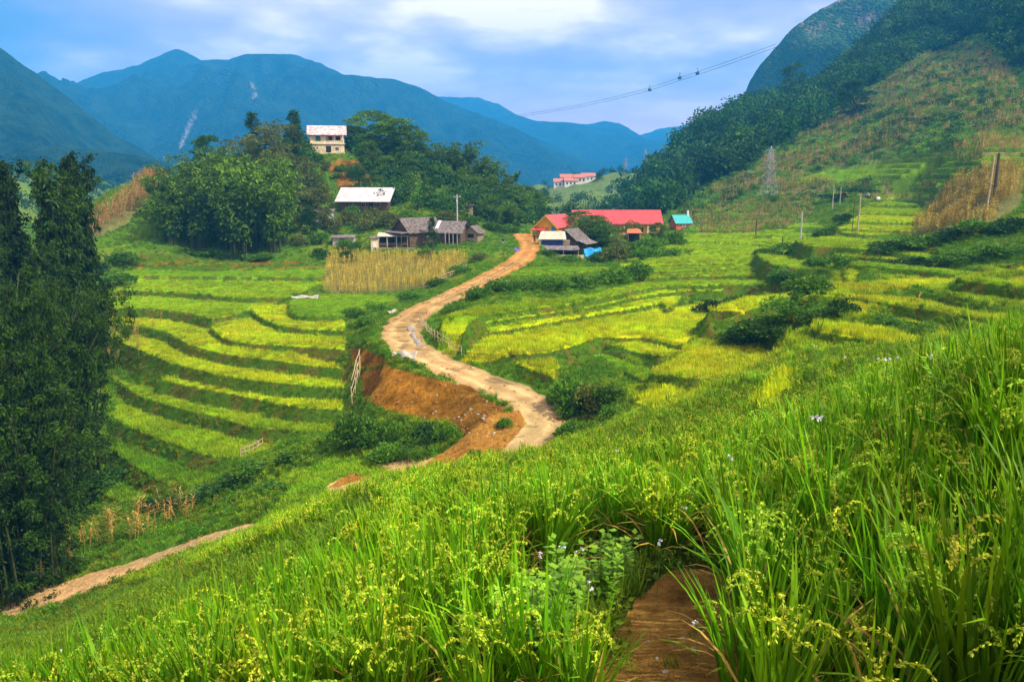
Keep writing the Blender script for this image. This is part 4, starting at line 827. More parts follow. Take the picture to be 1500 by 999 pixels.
def tree_proto(kind, v):
    key = (kind, v)
    if key not in PROTO:
        sd = 300+v*7+sum(map(ord, kind)) % 97
        if kind == 'tree': p, t = crown_broad(sd, .42); lm, bm = LT, BK
        elif kind == 'dark_tree': p, t = crown_broad(sd, .38, .05, 5500, .038, 50); lm, bm = LD, BK
        elif kind == 'olive_tree': p, t = crown_broad(sd, .38, .05, 5200, .036, 50); lm, bm = LO, BK
        elif kind == 'bamboo': p, t = crown_bamboo(sd); lm, bm = LB, BC
        elif kind == 'plume': p, t = crown_bamboo(sd, 20, 34, 34, .075, .022, .75, .06, .035, .009); lm, bm = LBn, BC
        elif kind == 'giant': p, t = crown_bamboo(sd, 30, 17, 75, .30, .017, .85, .04, .12, .0125, .12); lm, bm = LBn, BC
        elif kind == 'fir': p, t = crown_fir(sd); lm, bm = LD, BK
        elif kind == 'palm': p, t = crown_palm(sd); lm, bm = LP, BK
        c = p.build('crown', [lm]); q = t.build('trunk', [bm], smooth=True); PROTO[key] = (c.data, q.data)
        bpy.data.objects.remove(c); bpy.data.objects.remove(q)
    return PROTO[key]
NAMES = {'tree':('broadleaf_tree','tree'),'dark_tree':('broadleaf_tree','tree'),'olive_tree':('broadleaf_tree','tree'),'bamboo':('bamboo_clump','bamboo'),'plume':('bamboo_clump','bamboo'),'giant':('bamboo_clump','bamboo'),'fir':('conifer_tree','tree'),'palm':('palm_tree','palm tree')}
def tree(kind, px, top, Y, label, group=None, ws=1.0, v=None):
    x, y, z = on(px, Y); zt = at(px, top, Y)[2]; H = max(zt-z, 1.5)
    nm, cat = NAMES[kind]; r = empty(nm, (x, y, z-.1), rnd.uniform(0, 6.28), label, cat, group); r.scale = (H*ws, H*ws, H)
    cd, td = tree_proto(kind, rnd.randrange(3) if v is None else v)
    for n_, d in (('trunk', td), ('crown', cd)):
        o = bpy.data.objects.new(n_, d); C.objects.link(o); o.parent = r
    return r
G1_ = 'bamboo clumps in the round grove left of the houses'
for i, (px, tp, Y, ws) in enumerate([(232,262,150,1.1),(262,246,147,1.0),(292,262,142,1.15),(300,232,152,1.0),(332,240,145,1.1),(345,222,153,1.0),(372,246,143,1.1),(388,232,150,1.0),(412,250,145,1.1),(252,285,141,1.2),(350,262,140,1.2),(402,272,141,1.0)]):
    tree('bamboo', px, tp-8, Y, 'feathery bamboo clump in the dark round grove left of the houses', G1_, ws*1.25)
tree('dark_tree', 308, 195, 172, 'small dark tree standing alone above the left end of the bamboo grove', ws=.8)
tree('dark_tree', 326, 225, 168, 'low dark tree behind the left part of the bamboo grove', ws=.9)
tree('fir', 374, 165, 186, 'dark ragged conifer above the right end of the bamboo grove', ws=1.5)
tree('fir', 434, 162, 184, 'tall pointed conifer just left of the hilltop house', ws=1.5)
for px, tp, Y, l in [(350,196,180,'olive green tree left of the two conifers on the knoll'),(392,176,178,'pale olive tree between the two conifers on the knoll'),(414,172,181,'highest pale olive tree beside the pointed conifer'),(405,215,168,'broad olive tree below the ragged conifer'),(448,225,166,'large olive tree in front of the hilltop house slope'),(436,262,158,'tall olive tree at the right edge of the bamboo grove'),(468,268,160,'loose olive tree below the red earth slope'),(425,300,152,'low olive tree at the foot of the grove')]:
    tree('olive_tree', px, tp, Y, l, ws=1.0)
tree('dark_tree', 455, 300, 152, 'dark narrow tree in front of the small white hut', ws=.7)
for px, tp, Y, l, k, ws in [(522,182,203,'dark tree touching the right side of the hilltop house','tree',1.4),(546,160,205,'highest broad dark tree right of the hilltop house','tree',1.4),(576,166,206,'broad tree second right of the hilltop house','tree',1.5),(600,182,204,'rounded tree ending the hilltop row','tree',1.2),
   (541,203,190,'lighter green pointed tree below the hilltop row','tree',.9),(526,240,180,'dark shaded tree beside the red earth slope','dark_tree',.9),(566,225,188,'mid green tree above the white roofed house','tree',1.1),(592,222,190,'tree below the rounded hilltop tree','tree',1.2),(555,255,180,'small tree right behind the white roofed house','tree',1.1),(600,258,180,'tree right of the white roof','tree',1.2),(585,245,184,'dark tree between the white roof and the hilltop row','dark_tree',1.2),(622,272,176,'dark tree behind the bright round shrub','dark_tree',1.2)]:
    tree(k, px, tp, Y, l, ws=ws)
G2_ = 'bamboo along the ridge right of the hilltop house'
for px, tp, Y in [(610,232,200),(632,218,205),(655,226,206),(674,214,208),(698,234,208),(718,242,210),(620,258,190),(645,250,192),(668,252,194),(690,262,192),(712,266,196),(735,262,204),(752,276,200),(770,290,196),(660,278,182),(688,285,182),(715,290,184),(742,300,186),(635,280,182),(645,292,172),(672,296,172),(700,300,174),(725,308,174),(748,308,178),(690,272,200),(725,278,200),(640,262,196)]:
    tree('bamboo', px, tp-8, Y, 'feathery green bamboo clump on the wooded ridge right of the hilltop house', G2_, 1.75)
tree('palm', 735, 246, 214, 'shaggy palm like bamboo breaking the ridge line', ws=.9); tree('palm', 758, 249, 216, 'second shaggy palm nearer the road on the ridge line', ws=.9)
G3_ = 'dark trees at the low end of the wooded ridge'
for px, tp, Y in [(765,268,210),(780,276,206),(794,282,212),(772,296,190),(790,300,200),(756,304,182),(740,292,190),(728,305,180),(705,302,178),(680,300,176)]:
    tree('tree', px, tp, Y, 'dark tree at the low right end of the wooded ridge above the road', G3_, 1.3)
for px, tp, Y, l, k, ws in [(850,308,166,'leafy tree in front of the long red roof','tree',1.6),(866,314,158,'broad tree right of the dark shack','tree',1.7),(884,322,160,'tree hiding the left part of the long red roof','tree',1.5),(838,310,178,'dark tree between the yellow gable and the long red roof','dark_tree',1.1),
   (925,320,162,'rounded brownish tree in front of the middle of the long red roof','olive_tree',1.0),(962,325,160,'bright green bushy tree at the right end of the red roof','tree',1.0),(905,340,152,'thin tree with large leaves below the red roof','olive_tree',.9),
   (633,318,147,'slim dark conifer in front of the tiled timber house','fir',1.4)]:
    tree(k, px, tp, Y, l, ws=ws)
G4_ = 'trees on the skyline of the right hillside'
for px, tp, Y, l, k, ws in [(1036,174,365,'tall dark palm like bamboo standing out from the hillside skyline','palm',.9),(1046,196,360,'shorter bamboo beside the tallest skyline palm','bamboo',1.1),(957,226,372,'dark bamboo clump at the lower skyline of the right hillside','bamboo',1.1),(970,224,372,'second dark bamboo clump on the lower skyline','bamboo',1.0),
   (878,252,470,'dark bushy clump right of the far town houses','dark_tree',1.2),(1090,138,418,'small thin tree on the hillside skyline below the cliff','tree',.5),(1068,178,400,'rounded tree on the skyline above the slope','tree',.9),(1486,148,240,'large dark tree at the right edge of the hillside','dark_tree',1.2),(1500,160,225,'dark tree at the very right edge above the corn','dark_tree',1.2),(1250,115,310,'dark clump in the middle of the green slope','dark_tree',1.3),(1160,90,430,'tall dark tree in the upper forest belt','dark_tree',.8)]:
    tree(k, px, tp, Y, l, ws=ws)
for px, tp, Y, ws, l, k in [(46,236,78,.9,'tall narrow bamboo plume at the far left','plume'),(112,232,80,.9,'tall double bamboo plume left of the brown corn slope','plume'),(138,222,84,.8,'leaning bamboo plume nearest the brown corn slope','plume'),(84,350,74,.8,'low bamboo plume between the two tall ones','plume'),(10,330,72,.8,'ragged bamboo plume below the far left one','plume'),
   (72,395,56,.8,'giant dark bamboo beside the left terraces','giant'),(8,405,52,.85,'giant dark bamboo filling the left edge','giant'),(22,500,50,.85,'nearest giant bamboo hanging over the lower path','giant'),(-45,470,48,1.0,'giant bamboo cut by the left edge of the view','giant'),(112,402,62,.9,'rounded dark bamboo bulging below the tall double plume','giant'),(40,575,47,1.3,'low wide bamboo clump at the foot of the left edge','giant'),(104,470,60,.55,'dark bamboo clump leaning over the lowest terraces','giant')]:
    tree(k, px, tp, Y, l, ws=ws)
# ---- bushes
def bush_proto(seed, lm, n=1500, l=.13, flat=.6):
    g = np.random.RandomState(seed); p = PM(); k = 14; a = g.uniform(0, 6.283, k); rr_ = np.sqrt(g.rand(k))*.62; cc = np.stack([rr_*np.cos(a), rr_*np.sin(a), g.uniform(.2, .68, k)*(1.1-rr_*.6)], -1); q = g.randint(0, k, n)
    off = unit(g.normal(0, 1, (n, 3))); off[:,2] = abs(off[:,2])-.15; c = cc[q]+off*.36*(g.rand(n, 1)**.3); d = unit(off+g.normal(0, .5, (n, 3))); wv = unit(np.cross(d, g.normal(0, 1, (n, 3))))
    V, Q = diamonds(c, d, wv, l*g.uniform(.7, 1.3, n), l*.6*np.ones(n)); lv = np.clip(g.uniform(0, .6, k)[q]+g.uniform(0, .45, n), 0, 1); p.add(V, Q, 0, np.repeat(lv, 4)); o = p.build('bush', [lm]); d_ = o.data; bpy.data.objects.remove(o); return d_
LBU = leafmat('bush_leaf', (.022,.080,.005), (.13,.29,.012), .3, False, .5)
BU = [bush_proto(400, LBU), bush_proto(401, LBU), bush_proto(402, LBU, 1800, .1), bush_proto(403, LY, 1500, .12), bush_proto(404, LO, 1500, .12), bush_proto(405, LD, 1600, .11)]
def bush(px, Y, r, h, label, v=0, group=None, name='bush', cat='bush'):
    x, y, z = on(px, Y); o = bpy.data.objects.new(name, BU[v]); C.objects.link(o); o.location = (x, y, z-.12*h); o.scale = (r, r, h); o.rotation_euler[2] = rnd.uniform(0, 6.28); return tag(o, label, cat, group)
for px, Y, r, h, l, v in [
 (462,190,2.6,3.6,'round bush hiding the lower left wall of the hilltop house',1),(476,189,2.0,2.4,'bush in front of the door side of the hilltop house',4),(500,189,1.8,2.0,'bush under the right balcony of the hilltop house',0),(455,180,3.4,4.0,'large shrub left of the red earth on the knoll',0),(470,174,3.2,4.0,'shrub at the foot of the red earth slope, left',4),(494,186,1.6,1.6,'dark green bush alone on the red earth',0),(520,186,2.6,3.6,'bush at the right edge of the red earth on the knoll',0),(552,176,3.2,4.0,'bush right behind the right end of the white roof',0),(580,172,3.4,4.4,'leafy shrub at the right end of the white roof',1),(515,166,2.6,3.6,'shrub covering the left wall of the white roofed house',0),(545,165,2.6,3.2,'shrub covering the right wall of the white roofed house',4),
 (522,58,2.2,3.2,'big round bush below the excavated earth, left one',0),(548,57,2.0,2.4,'leafy bush right of the big round bush below the excavation',1),(590,56,1.9,2.2,'bush in the middle of the green bank below the excavation',2),(625,55.5,1.7,1.9,'dark bush on the bank left of the orange spill',5),(655,55,1.3,1.5,'last bush of the bank beside the orange spill',1),(570,53,1.6,1.6,'low bush at the foot of the green bank',0),(606,52.5,1.4,1.4,'small low bush close to the orange spill foot',2),
 (738,55.5,.8,.9,'round bush on the orange earth by the road bend',1),(696,51,.6,.7,'small grassy bush low on the orange earth',2),
 (840,58,2.2,3.0,'tall brown green bush over the earth bank right of the bend',0),(870,57,2.0,2.6,'second tall bush right of the road bend',4),(895,56,1.8,2.0,'bush at the right end of the bank over the bend',1),(818,60,1.2,1.6,'bush at the left end of the bank over the bend',2),(840,53,1.6,1.5,'leafy bush right below the road bend',1),(905,48,1.4,1.4,'bush among weeds below the small yellow terrace',0),(870,46,1.3,1.2,'low weedy bush beside the crest of the slope',3),
 (1125,64,3.4,1.9,'wide dark leafy bush mound between the ripe fields, left half',0),(1165,63,3.4,1.9,'wide dark leafy bush mound between the ripe fields, right half',2),(1090,66,3.0,1.9,'bush at the left tip of the leafy mound',1),(1220,60,2.0,1.0,'low bush trailing right of the leafy mound',0),
 (1185,66,2.8,2.2,'bush under the left lip of the large right field',1),(1235,58,1.8,1.3,'bush beside the bare earth under the right field',5),(1290,56,2.0,1.1,'bush in the middle of the bank under the right field',0),(1340,54,2.0,1.0,'bush on the bank nearer the right edge',2),
 (1045,88,2.6,2.0,'dark bush patch in the gully beside the long terraces',5),(1080,92,2.4,1.8,'bush higher in the gully beside the long terraces',0),(1110,94,2.2,1.6,'bush at the head of the gully',1),(1150,97,2.4,1.6,'bush above the gully among the valley terraces',0),(1195,98,2.2,1.6,'rounded bush right of the gully head',1),(1232,95,2.0,2.2,'small leafy tree like bush in the valley terraces',0),
 (1125,118,3.0,1.8,'bush on the knob between valley terraces',1),(1155,112,2.6,1.6,'bush right of the terrace knob',0),(1215,128,3.0,2.2,'bushes left of the upper yellow steps',0),(1235,140,2.6,2.2,'bush behind the upper yellow steps',5),
 (1300,100,3.4,1.8,'long dark hedge on the slope, left part',5),(1345,99,3.4,1.9,'long dark hedge on the slope, second part',0),(1390,98,3.2,1.9,'long dark hedge on the slope, third part',5),(1435,96,3.2,2.0,'long dark hedge on the slope, fourth part',0),(1480,94,3.2,2.2,'long dark hedge on the slope, right end',5),
 (1270,90,3.0,1.4,'lower hedge under the long dark one, left part',0),(1330,88,3.0,1.5,'lower hedge under the long dark one, middle part',5),(1395,86,2.8,1.5,'lower hedge under the long dark one, right part',0),(1460,84,3.0,1.8,'bush joining both hedges at the right',0),
 (1225,190,5.0,1.6,'flat dark thicket above the white rocks, left half',5),(1262,188,5.0,1.6,'flat dark thicket above the white rocks, right half',5),
 (700,88,2.2,1.5,'bush on the weedy bank right of the straight road, lowest',1),(735,90,2.4,1.7,'second bush up the weedy bank right of the road',0),(770,91,2.4,1.6,'third bush up the weedy bank right of the road',2),(810,92,2.6,1.7,'fourth bush on the weedy bank under the flat field',0),(850,95,2.6,1.8,'fifth bush on the weedy bank under the flat field',1),(900,100,2.8,2.2,'bush below the orchard right of the blue sheet',0),(935,104,2.8,2.4,'bush on the bank below the orchard',1),(668,84,1.8,1.2,'low bush by the road fence top',2),
 (905,128,3.2,3.2,'bush in front of the small pink roofed hut',4),(935,130,3.2,3.4,'dark bush right of the small pink roofed hut',0),(962,132,3.0,3.4,'bright bush below the right end of the long red roof',3),(985,136,2.8,3.0,'bush at the right edge of the orchard',0),(945,122,3.0,2.2,'lower orchard bush beside the terraces',1),(975,124,2.8,2.0,'last low bush of the orchard',2),(880,135,2.8,2.6,'bush just right of the blue sheet',0),(800,132,2.4,1.3,'low bush on the bank below the shed yard',1),(835,130,2.6,1.4,'wider low bush below the shed yard',0),
 (626,139,2.2,2.4,'round green bush in front of the tiled timber house',1),(512,146,2.6,2.6,'bush left of the pale privy',0),(498,150,2.6,2.8,'tall bush beside the small grey hut',5),(465,148,2.6,2.8,'dark bush behind the terraces under the hut',0),(440,146,2.4,2.2,'bush at the corner of the terraces under the grove',4),(540,160,3.2,3.4,'bushy shrub below the white roofed house',4),(570,160,3.4,3.4,'shrub between the white roof and the timber house',4),(600,162,3.4,3.2,'bright shrub behind the timber house roof',3),(622,160,3.0,3.0,'bright round shrub behind the timber house ridge',3),(655,163,3.0,3.0,'shrub behind the second old house',4),(690,165,3.2,2.6,'shrub left of the concrete pole foot',0),(720,168,3.2,2.6,'shrub above the road end',1),(745,172,3.0,2.4,'shrub beside the top of the road',0),(510,163,2.8,3.6,'olive shrub under the left end of the white roof',4),(485,158,2.8,3.2,'olive shrub in front of the small white hut',4),
 (380,138,3.4,1.6,'pale leafy bed of plants at the top of the left terraces',3),(300,140,3.4,1.4,'low bushes at the foot of the bamboo grove, left',0),(340,139,3.2,1.4,'low bushes at the foot of the bamboo grove, right',5),(505,137,2.4,2.4,'dark leafy bush left of the corn field',5),(470,138,2.4,2.2,'second dark leafy bush left of the corn field',5),
 (520,92,1.8,1.4,'bush on the verge left of the road, upper',0),(535,86,1.7,1.3,'bush on the verge left of the road, middle',1),(548,97,1.8,1.3,'bush below the corn field corner',2),(600,104,2.0,1.4,'bush on the verge between corn field and road, lower',0),(640,112,2.0,1.4,'bush on the verge between corn field and road, middle',1),(675,118,2.0,1.4,'bush on the verge between corn field and road, upper',0),(700,128,2.0,1.5,'bush nearest the road on the upper verge',4),
 (300,57,2.2,1.2,'dark ravine bush below the lowest terraces, left',5),(340,57,2.2,1.3,'dark ravine bush below the lowest terraces, middle',5),(380,57,2.2,1.3,'dark ravine bush below the lowest terraces, right',0),(430,57,2.0,1.2,'leafy bush left of the green lawn',1),(400,52,1.6,1.0,'bush above the lower footpath near the lawn',0),(240,58,2.4,1.3,'bush in the ravine near the giant bamboo',5),(150,62,3.0,2.0,'dark bush at the edge of the giant bamboo',5),(140,90,3.4,2.2,'bush behind the giant bamboo by the thin corn',0),(170,115,3.6,2.4,'bushes at the left end of the upper terraces',0),(130,120,4.0,2.6,'dark bushes left of the upper terraces',5),(180,130,3.4,2.2,'bush under the brown corn slope',0),(100,130,4.2,3.0,'dark bushes under the two tall bamboo plumes',5),(60,110,4.6,3.4,'dark thicket behind the giant bamboo',5),(20,120,5.0,3.4,'dark thicket at the left edge behind the bamboo',5)]:
    bush(px, Y, r, h, l, v)
# ================================================================== BUILDINGS
m_red = mat('red_sheet_roof', (.62,.075,.075), rough=.5, nscale=.8, namp=.15, wave=('X',1.6,.18))
m_turq = mat('turquoise_sheet_roof', (.05,.45,.42), rough=.5, namp=.15, wave=('X',1.6,.18))
m_rust = mat('patched_red_white_roof', (.74,.66,.64), nscale=1.2, namp=.2, wave=('X',.45,.85), col2=(.45,.10,.08))
m_rust = mat('patched_roof', (.75,.68,.66), nscale=1.5, col2=(.42,.12,.09), wave=('X',1.0,.25))
m_white_roof = mat('pale_cement_roof', (.62,.60,.58), nscale=.7, namp=.15, wave=('X',2.0,.15))
m_cream_roof = mat('cream_cement_roof', (.60,.54,.40), nscale=.9, namp=.2, wave=('X',2.0,.15))
m_tile = mat('grey_tile_roof', (.20,.165,.145), nscale=2.5, namp=.5, bump=.5, wave=('X',2.6,.35))
m_tile2 = mat('weathered_tile_roof', (.26,.22,.20), nscale=2, namp=.5, bump=.5, wave=('X',2.6,.35))
m_yellow = mat('yellow_plaster', (.80,.42,.02), nscale=.8, namp=.12); m_col = mat('bright_yellow_paint', (.85,.62,.03), namp=.08)
m_cream = mat('cream_plaster', (.66,.56,.32), nscale=.8, namp=.25); m_white = mat('white_paint', (.72,.70,.64), namp=.12); m_blue = mat('blue_paint', (.04,.30,.55), namp=.1)
m_navy = mat('blue_wall_boards', (.05,.07,.30), namp=.2, wave=('X',2.5,.3)); m_wood = mat('old_boards', (.15,.095,.055), nscale=3, namp=.4, wave=('X',3.0,.4)); m_wood2 = mat('pale_boards', (.33,.26,.17), nscale=3, namp=.3, wave=('X',3.0,.3))
m_dark = mat('dark_opening', (.015,.014,.013)); m_green = mat('green_shutter', (.02,.16,.12)); m_stone = mat('grey_stone', (.36,.33,.29), nscale=4, namp=.3, bump=.6); m_conc = mat('pale_concrete', (.45,.42,.36), namp=.2)
m_orange = mat('orange_trim', (.55,.16,.06)); m_tarp = mat('blue_plastic', (.01,.30,.68), rough=.35, nscale=2, namp=.3, bump=.6, bscale=4); m_sheet = mat('white_plastic', (.45,.42,.32), rough=.4, bump=.7, bscale=4); m_steel = mat('galvanised_steel', (.40,.41,.42), rough=.5, metal=.3)
m_pole = mat('concrete_pole', (.50,.47,.40), namp=.2); m_timb = mat('dark_pole_wood', (.09,.07,.05)); m_bam = mat('dry_bamboo', (.50,.40,.22), namp=.3); m_rub = mat('black_rubber', (.02,.02,.02)); m_red_lamp = mat('gondola_paint', (.04,.04,.05), rough=.4)
m_glass = mat('window_glass', (.03,.05,.06), rough=.1, spec=.5)
def gable_roof(L_, D, zw, hr, ov, t, ovx=None, frac=0.0):
    """ridge along x; two pitched slabs"""
    ox = ov if ovx is None else ovx; m = MB(); k = hr/(D/2); ze = zw-k*ov
    m.slab((-L_/2-ox,-D/2-ov,ze+t),(L_/2+ox,-D/2-ov,ze+t),(L_/2+ox,0,zw+hr+t),(-L_/2-ox,0,zw+hr+t),t)
    m.slab((L_/2+ox,D/2+ov,ze+t),(-L_/2-ox,D/2+ov,ze+t),(-L_/2-ox,.003,zw+hr+t),(L_/2+ox,.003,zw+hr+t),t); return m
def wallbox(L_, D, zw, hr, base=1.2):
    m = MB(); m.prism([(-D/2,-base),(D/2,-base),(D/2,zw),(0,zw+hr),(-D/2,zw)], -L_/2, L_/2)
    m.v = [(y, x, z) for x, y, z in m.v]; m.f = [f[::-1] for f in m.f]; return m
def window(par, x, y, z, w_, h_, side='front', mp=m_glass, mf=m_white, name='window'):
    """frame round a recessed pane on the front (-y) or a gable (+-x) wall"""
    a = MB(); b = .09
    for q in ((-w_/2,-w_/2+b,-h_/2,h_/2),(w_/2-b,w_/2,-h_/2,h_/2),(-w_/2+b,w_/2-b,h_/2-b,h_/2),(-w_/2+b,w_/2-b,-h_/2,-h_/2+b),(-b/3,b/3,-h_/2+b,h_/2-b)): a.box(q[0], q[1], -.07, .03, q[2], q[3])
    o = a.build(name, mf, par); p = MB().box(-w_/2+b, w_/2-b, -.03, .02, -h_/2+b, h_/2-b).build('pane', mp, o)
    o.location = (x, y, z)
    if side == 'left': o.rotation_euler[2] = -math.pi/2
    if side == 'right': o.rotation_euler[2] = math.pi/2
    return o
def place(name, label, cat, px, Y, rz=0.0, dz=0.0, group=None): x, y, z = on(px, Y); return empty(name, (x, y, z+dz), rz, label, cat, group)
# hilltop house, two storeys
h = place('hilltop_house', 'two storey cream house with patched red and white roof on top of the knoll', 'house', 480, 196, R(12), .1); h.scale = (.86,.86,.86)
MB().box(-4.6,4.6,0,5.5,-2.2,2.6).build('lower_wall', m_cream, h); MB().box(-4.6,-.6,0,5.5,2.604,5.2).box(-.596,4.6,2.2,5.5,2.604,5.2).build('upper_wall', m_cream, h)
MB().box(-.4,4.6,.15,.3,2.62,3.45).build('balcony_wall', m_cream, h); MB().box(-4.9,4.9,-.35,5.8,2.45,2.6-.01).build('floor_band', m_white, h)
for x in (-.5,2.0,4.45): MB().box(x-.12,x+.12,.02,.13,2.62,5.2).build('pillar', m_white, h)
g = gable_roof(9.6,6.2,5.2,2.2,.55,.12); o = g.build('roof', m_rust, h); o.location = (0,2.75,0)
window(h,-2.4,-.04,3.9,1.3,1.3,mp=m_green,mf=m_green,name='shutter'); MB().box(.4,1.4,2.15,2.19,2.62,4.6).build('door', m_dark, h); MB().box(2.4,3.6,2.15,2.19,3.2,4.6).build('window', m_dark, h)
MB().box(-.4,1.0,-.03,.0-.004,.2,1.9).build('door', m_dark, h); window(h,2.6,-.04,1.2,1.1,1.0,mp=m_dark)
MB().box(-5.2,6.5,-1.2,-.9,-2.4,-.9).build('yard_edge', m_conc, h)
# white roofed house
h = place('white_roofed_house', 'long low house with a large pale cement sheet roof halfway up the knoll', 'house', 540, 172, R(-9), -.5)
wallbox(10.5,6.5,2.3,2.3).build('wall', m_wood, h); gable_roof(10.5,6.5,2.3,2.3,.7,.1).build('roof', m_white_roof, h)
for x in (-3.5,0,3.2): window(h,x,-3.29,1.2,.9,.9,mp=m_dark,mf=m_wood2)
MB().box(1.2,2.1,-3.31,-3.26,0,1.9).build('door', m_dark, h)
h = place('small_hut', 'small pale hut with flat grey roof half hidden by trees left of white roof', 'hut', 468, 160, R(6), .2)
MB().box(-2.6,2.6,0,2.6,-1,2.3).build('wall', m_white, h); MB().slab((-2.9,-.4,2.42),(2.9,-.4,2.42),(2.9,3.0,2.8),(-2.9,3.0,2.8),.1).build('roof', m_tile2, h); MB().box(.5,1.4,-.03,-.004,0,1.9).build('door', m_dark, h)
h = place('grey_shed', 'low grey shed with flat roof between the terraces and the pale privy', 'shed', 503, 148, R(3), .1)
MB().box(-1.9,1.9,0,2.2,-.8,1.6).build('wall', m_conc, h); MB().slab((-2.2,-.4,1.72),(2.2,-.4,1.72),(2.2,2.5,2.0),(-2.2,2.5,2.0),.1).build('roof', m_tile2, h); MB().box(-.6,.2,-.03,-.004,0,1.4).build('door', m_dark, h)
# timber house with tiled roof
h = place('timber_house', 'old timber house with grey tiled gable roof behind the corn field', 'house', 612, 151, R(38), .1)
wallbox(6.8,5.6,2.0,2.1).build('wall', m_wood, h); gable_roof(6.8,5.6,2.0,2.1,.55,.14).build('roof', m_tile, h)
MB().slab((-5.6,-3.4,1.75),(-3.75,-3.4,1.9),(-3.75,3.4,1.9),(-5.6,3.4,1.75),.1).build('skirt_roof', m_tile2, h)
for y in (-3.2,-1,1.2,3.2): MB().tube([(-5.4,y,-1.0),(-5.4,y,1.66)], .08, 6).build('post', m_timb, h)
MB().box(-3.45,-3.404,-.5,.5,0,1.7).build('door', m_dark, h); window(h,0,-2.84,1.1,.9,.7,mp=m_dark,mf=m_wood2); window(h,2,-2.84,1.1,.9,.7,mp=m_dark,mf=m_wood2)
h = place('open_lean_to', 'open lean-to with pale corrugated roof left of the timber house', 'lean-to', 577, 148, R(4), .2)
MB().slab((-2.9,-1.4,1.75),(2.9,-1.4,1.75),(2.9,1.6,2.25),(-2.9,1.6,2.25),.07).build('roof', m_cream_roof, h); MB().box(-2.7,2.7,1.35,1.45,-.6,1.9).build('back_wall', m_dark, h)
for x in (-2.7,-1.1,.6,2.6): MB().box(x-.07,x+.07,-1.25,-1.11,-.8,1.62).build('post', m_conc, h)
MB().box(-2.7,2.7,-1.2,-1.12,.1,.55).build('rail', m_wood, h); MB().box(-3.0,4.4,-1.9,1.3,-.75,-.3).build('deck', m_wood2, h)
h = place('pale_privy', 'narrow pale privy with a green patch on its door', 'privy', 549, 146, R(8), .1)
MB().box(-.65,.65,0,1.3,-.8,2.2).build('wall', m_cream, h); MB().slab((-.85,-.25,2.32),(.85,-.25,2.32),(.85,1.5,2.5),(-.85,1.5,2.5),.07).build('roof', m_tile2, h); d = MB().box(-.3,.3,-.04,-.004,-.1,1.6).build('door', m_white, h); MB().box(-.25,.25,-.06,-.042,-.02,.6).build('door_patch', m_green, d)
h = place('tiled_cottage', 'second old house with a long brown tiled roof right of the timber house', 'house', 658, 152, R(-14), .1)
wallbox(6.0,4.8,1.7,1.7).build('wall', m_wood, h); gable_roof(6.0,4.8,1.7,1.7,.5,.14).build('roof', m_tile2, h); MB().slab((-2.0,-2.2,2.25),(-1.4,-2.2,2.25),(-1.4,-.1,3.62),(-2.0,-.1,3.62),.04).build('roof_patch', m_white, h)
window(h,-1.5,-2.44,.9,.9,.7,mp=m_dark,mf=m_wood2); MB().box(.3,2.6,-2.46,-2.41,-.2,1.3).build('doorway', m_dark, h)
for x in (.3,1.05,1.8,2.6): MB().box(x-.05,x+.05,-3.2,-3.1,-.8,1.35).build('post', m_conc, h)
h = place('gabled_shed', 'small dark gabled shed at the right end of the old houses', 'shed', 694, 153, R(68), .1)
wallbox(2.6,2.8,1.5,1.1).build('wall', m_wood2, h); gable_roof(2.6,2.8,1.5,1.1,.4,.12).build('roof', m_tile, h); MB().box(-1.36,-1.304,-.6,.6,.5,1.2).build('opening', m_dark, h)
h = place('hidden_hut', 'little grey hut half hidden in shrubs right of the concrete pole', 'hut', 684, 172, R(10), .4)
MB().box(-1.3,1.3,0,1.8,-.8,1.4).build('wall', m_wood2, h); MB().slab((-1.6,-.4,1.5),(1.6,-.4,1.5),(1.6,2.1,1.85),(-1.6,2.1,1.85),.08).build('roof', m_tile2, h); MB().box(-.3,.4,-.03,-.004,0,1.1).build('door', m_dark, h)
# yellow gable building of the school
h = place('yellow_gable_house', 'yellow gabled school house with bright red roof beside the top of the road', 'house', 814, 164, R(90-36), 0.1)
wallbox(8.6,6.6,3.9,2.3).build('wall', m_yellow, h); gable_roof(8.6,6.6,3.9,2.3,.5,.14).build('roof', m_red, h)
for s in (-1,1): MB().slab((-4.86,s*3.86 if s<0 else .02,3.55 if s<0 else 6.28),(-4.74,s*3.86 if s<0 else .02,3.55 if s<0 else 6.28),(-4.74,-.02 if s<0 else 3.86,6.28 if s<0 else 3.55),(-4.86,-.02 if s<0 else 3.86,6.28 if s<0 else 3.55),.28).build('barge_board', m_col, h)
MB().slab((-6.6,-.6,3.2),(-4.35,-.6,3.6),(-4.35,3.6,3.6),(-6.6,3.6,3.2),.12).build('porch_roof', m_red, h)
for y in (-.3,3.2): MB().tube([(-6.3,y,-1.5),(-6.3,y,3.1)], .3, 12).build('column', m_col, h)
MB().box(-4.36,-4.305,-2.6,-1.5,2.0,3.9).build('blue_panel', m_blue, h); MB().box(-4.36,-4.305,-1.4,.2,.2,2.6).build('yellow_panel', m_col, h); MB().box(-4.36,-4.305,.6,1.8,0,2.1).build('door', m_dark, h)
window(h,0,-3.34,2.2,1.3,1.3,mf=m_white); window(h,2.6,-3.34,2.2,1.3,1.3,mf=m_white); h.scale = (.8,.78,.92)
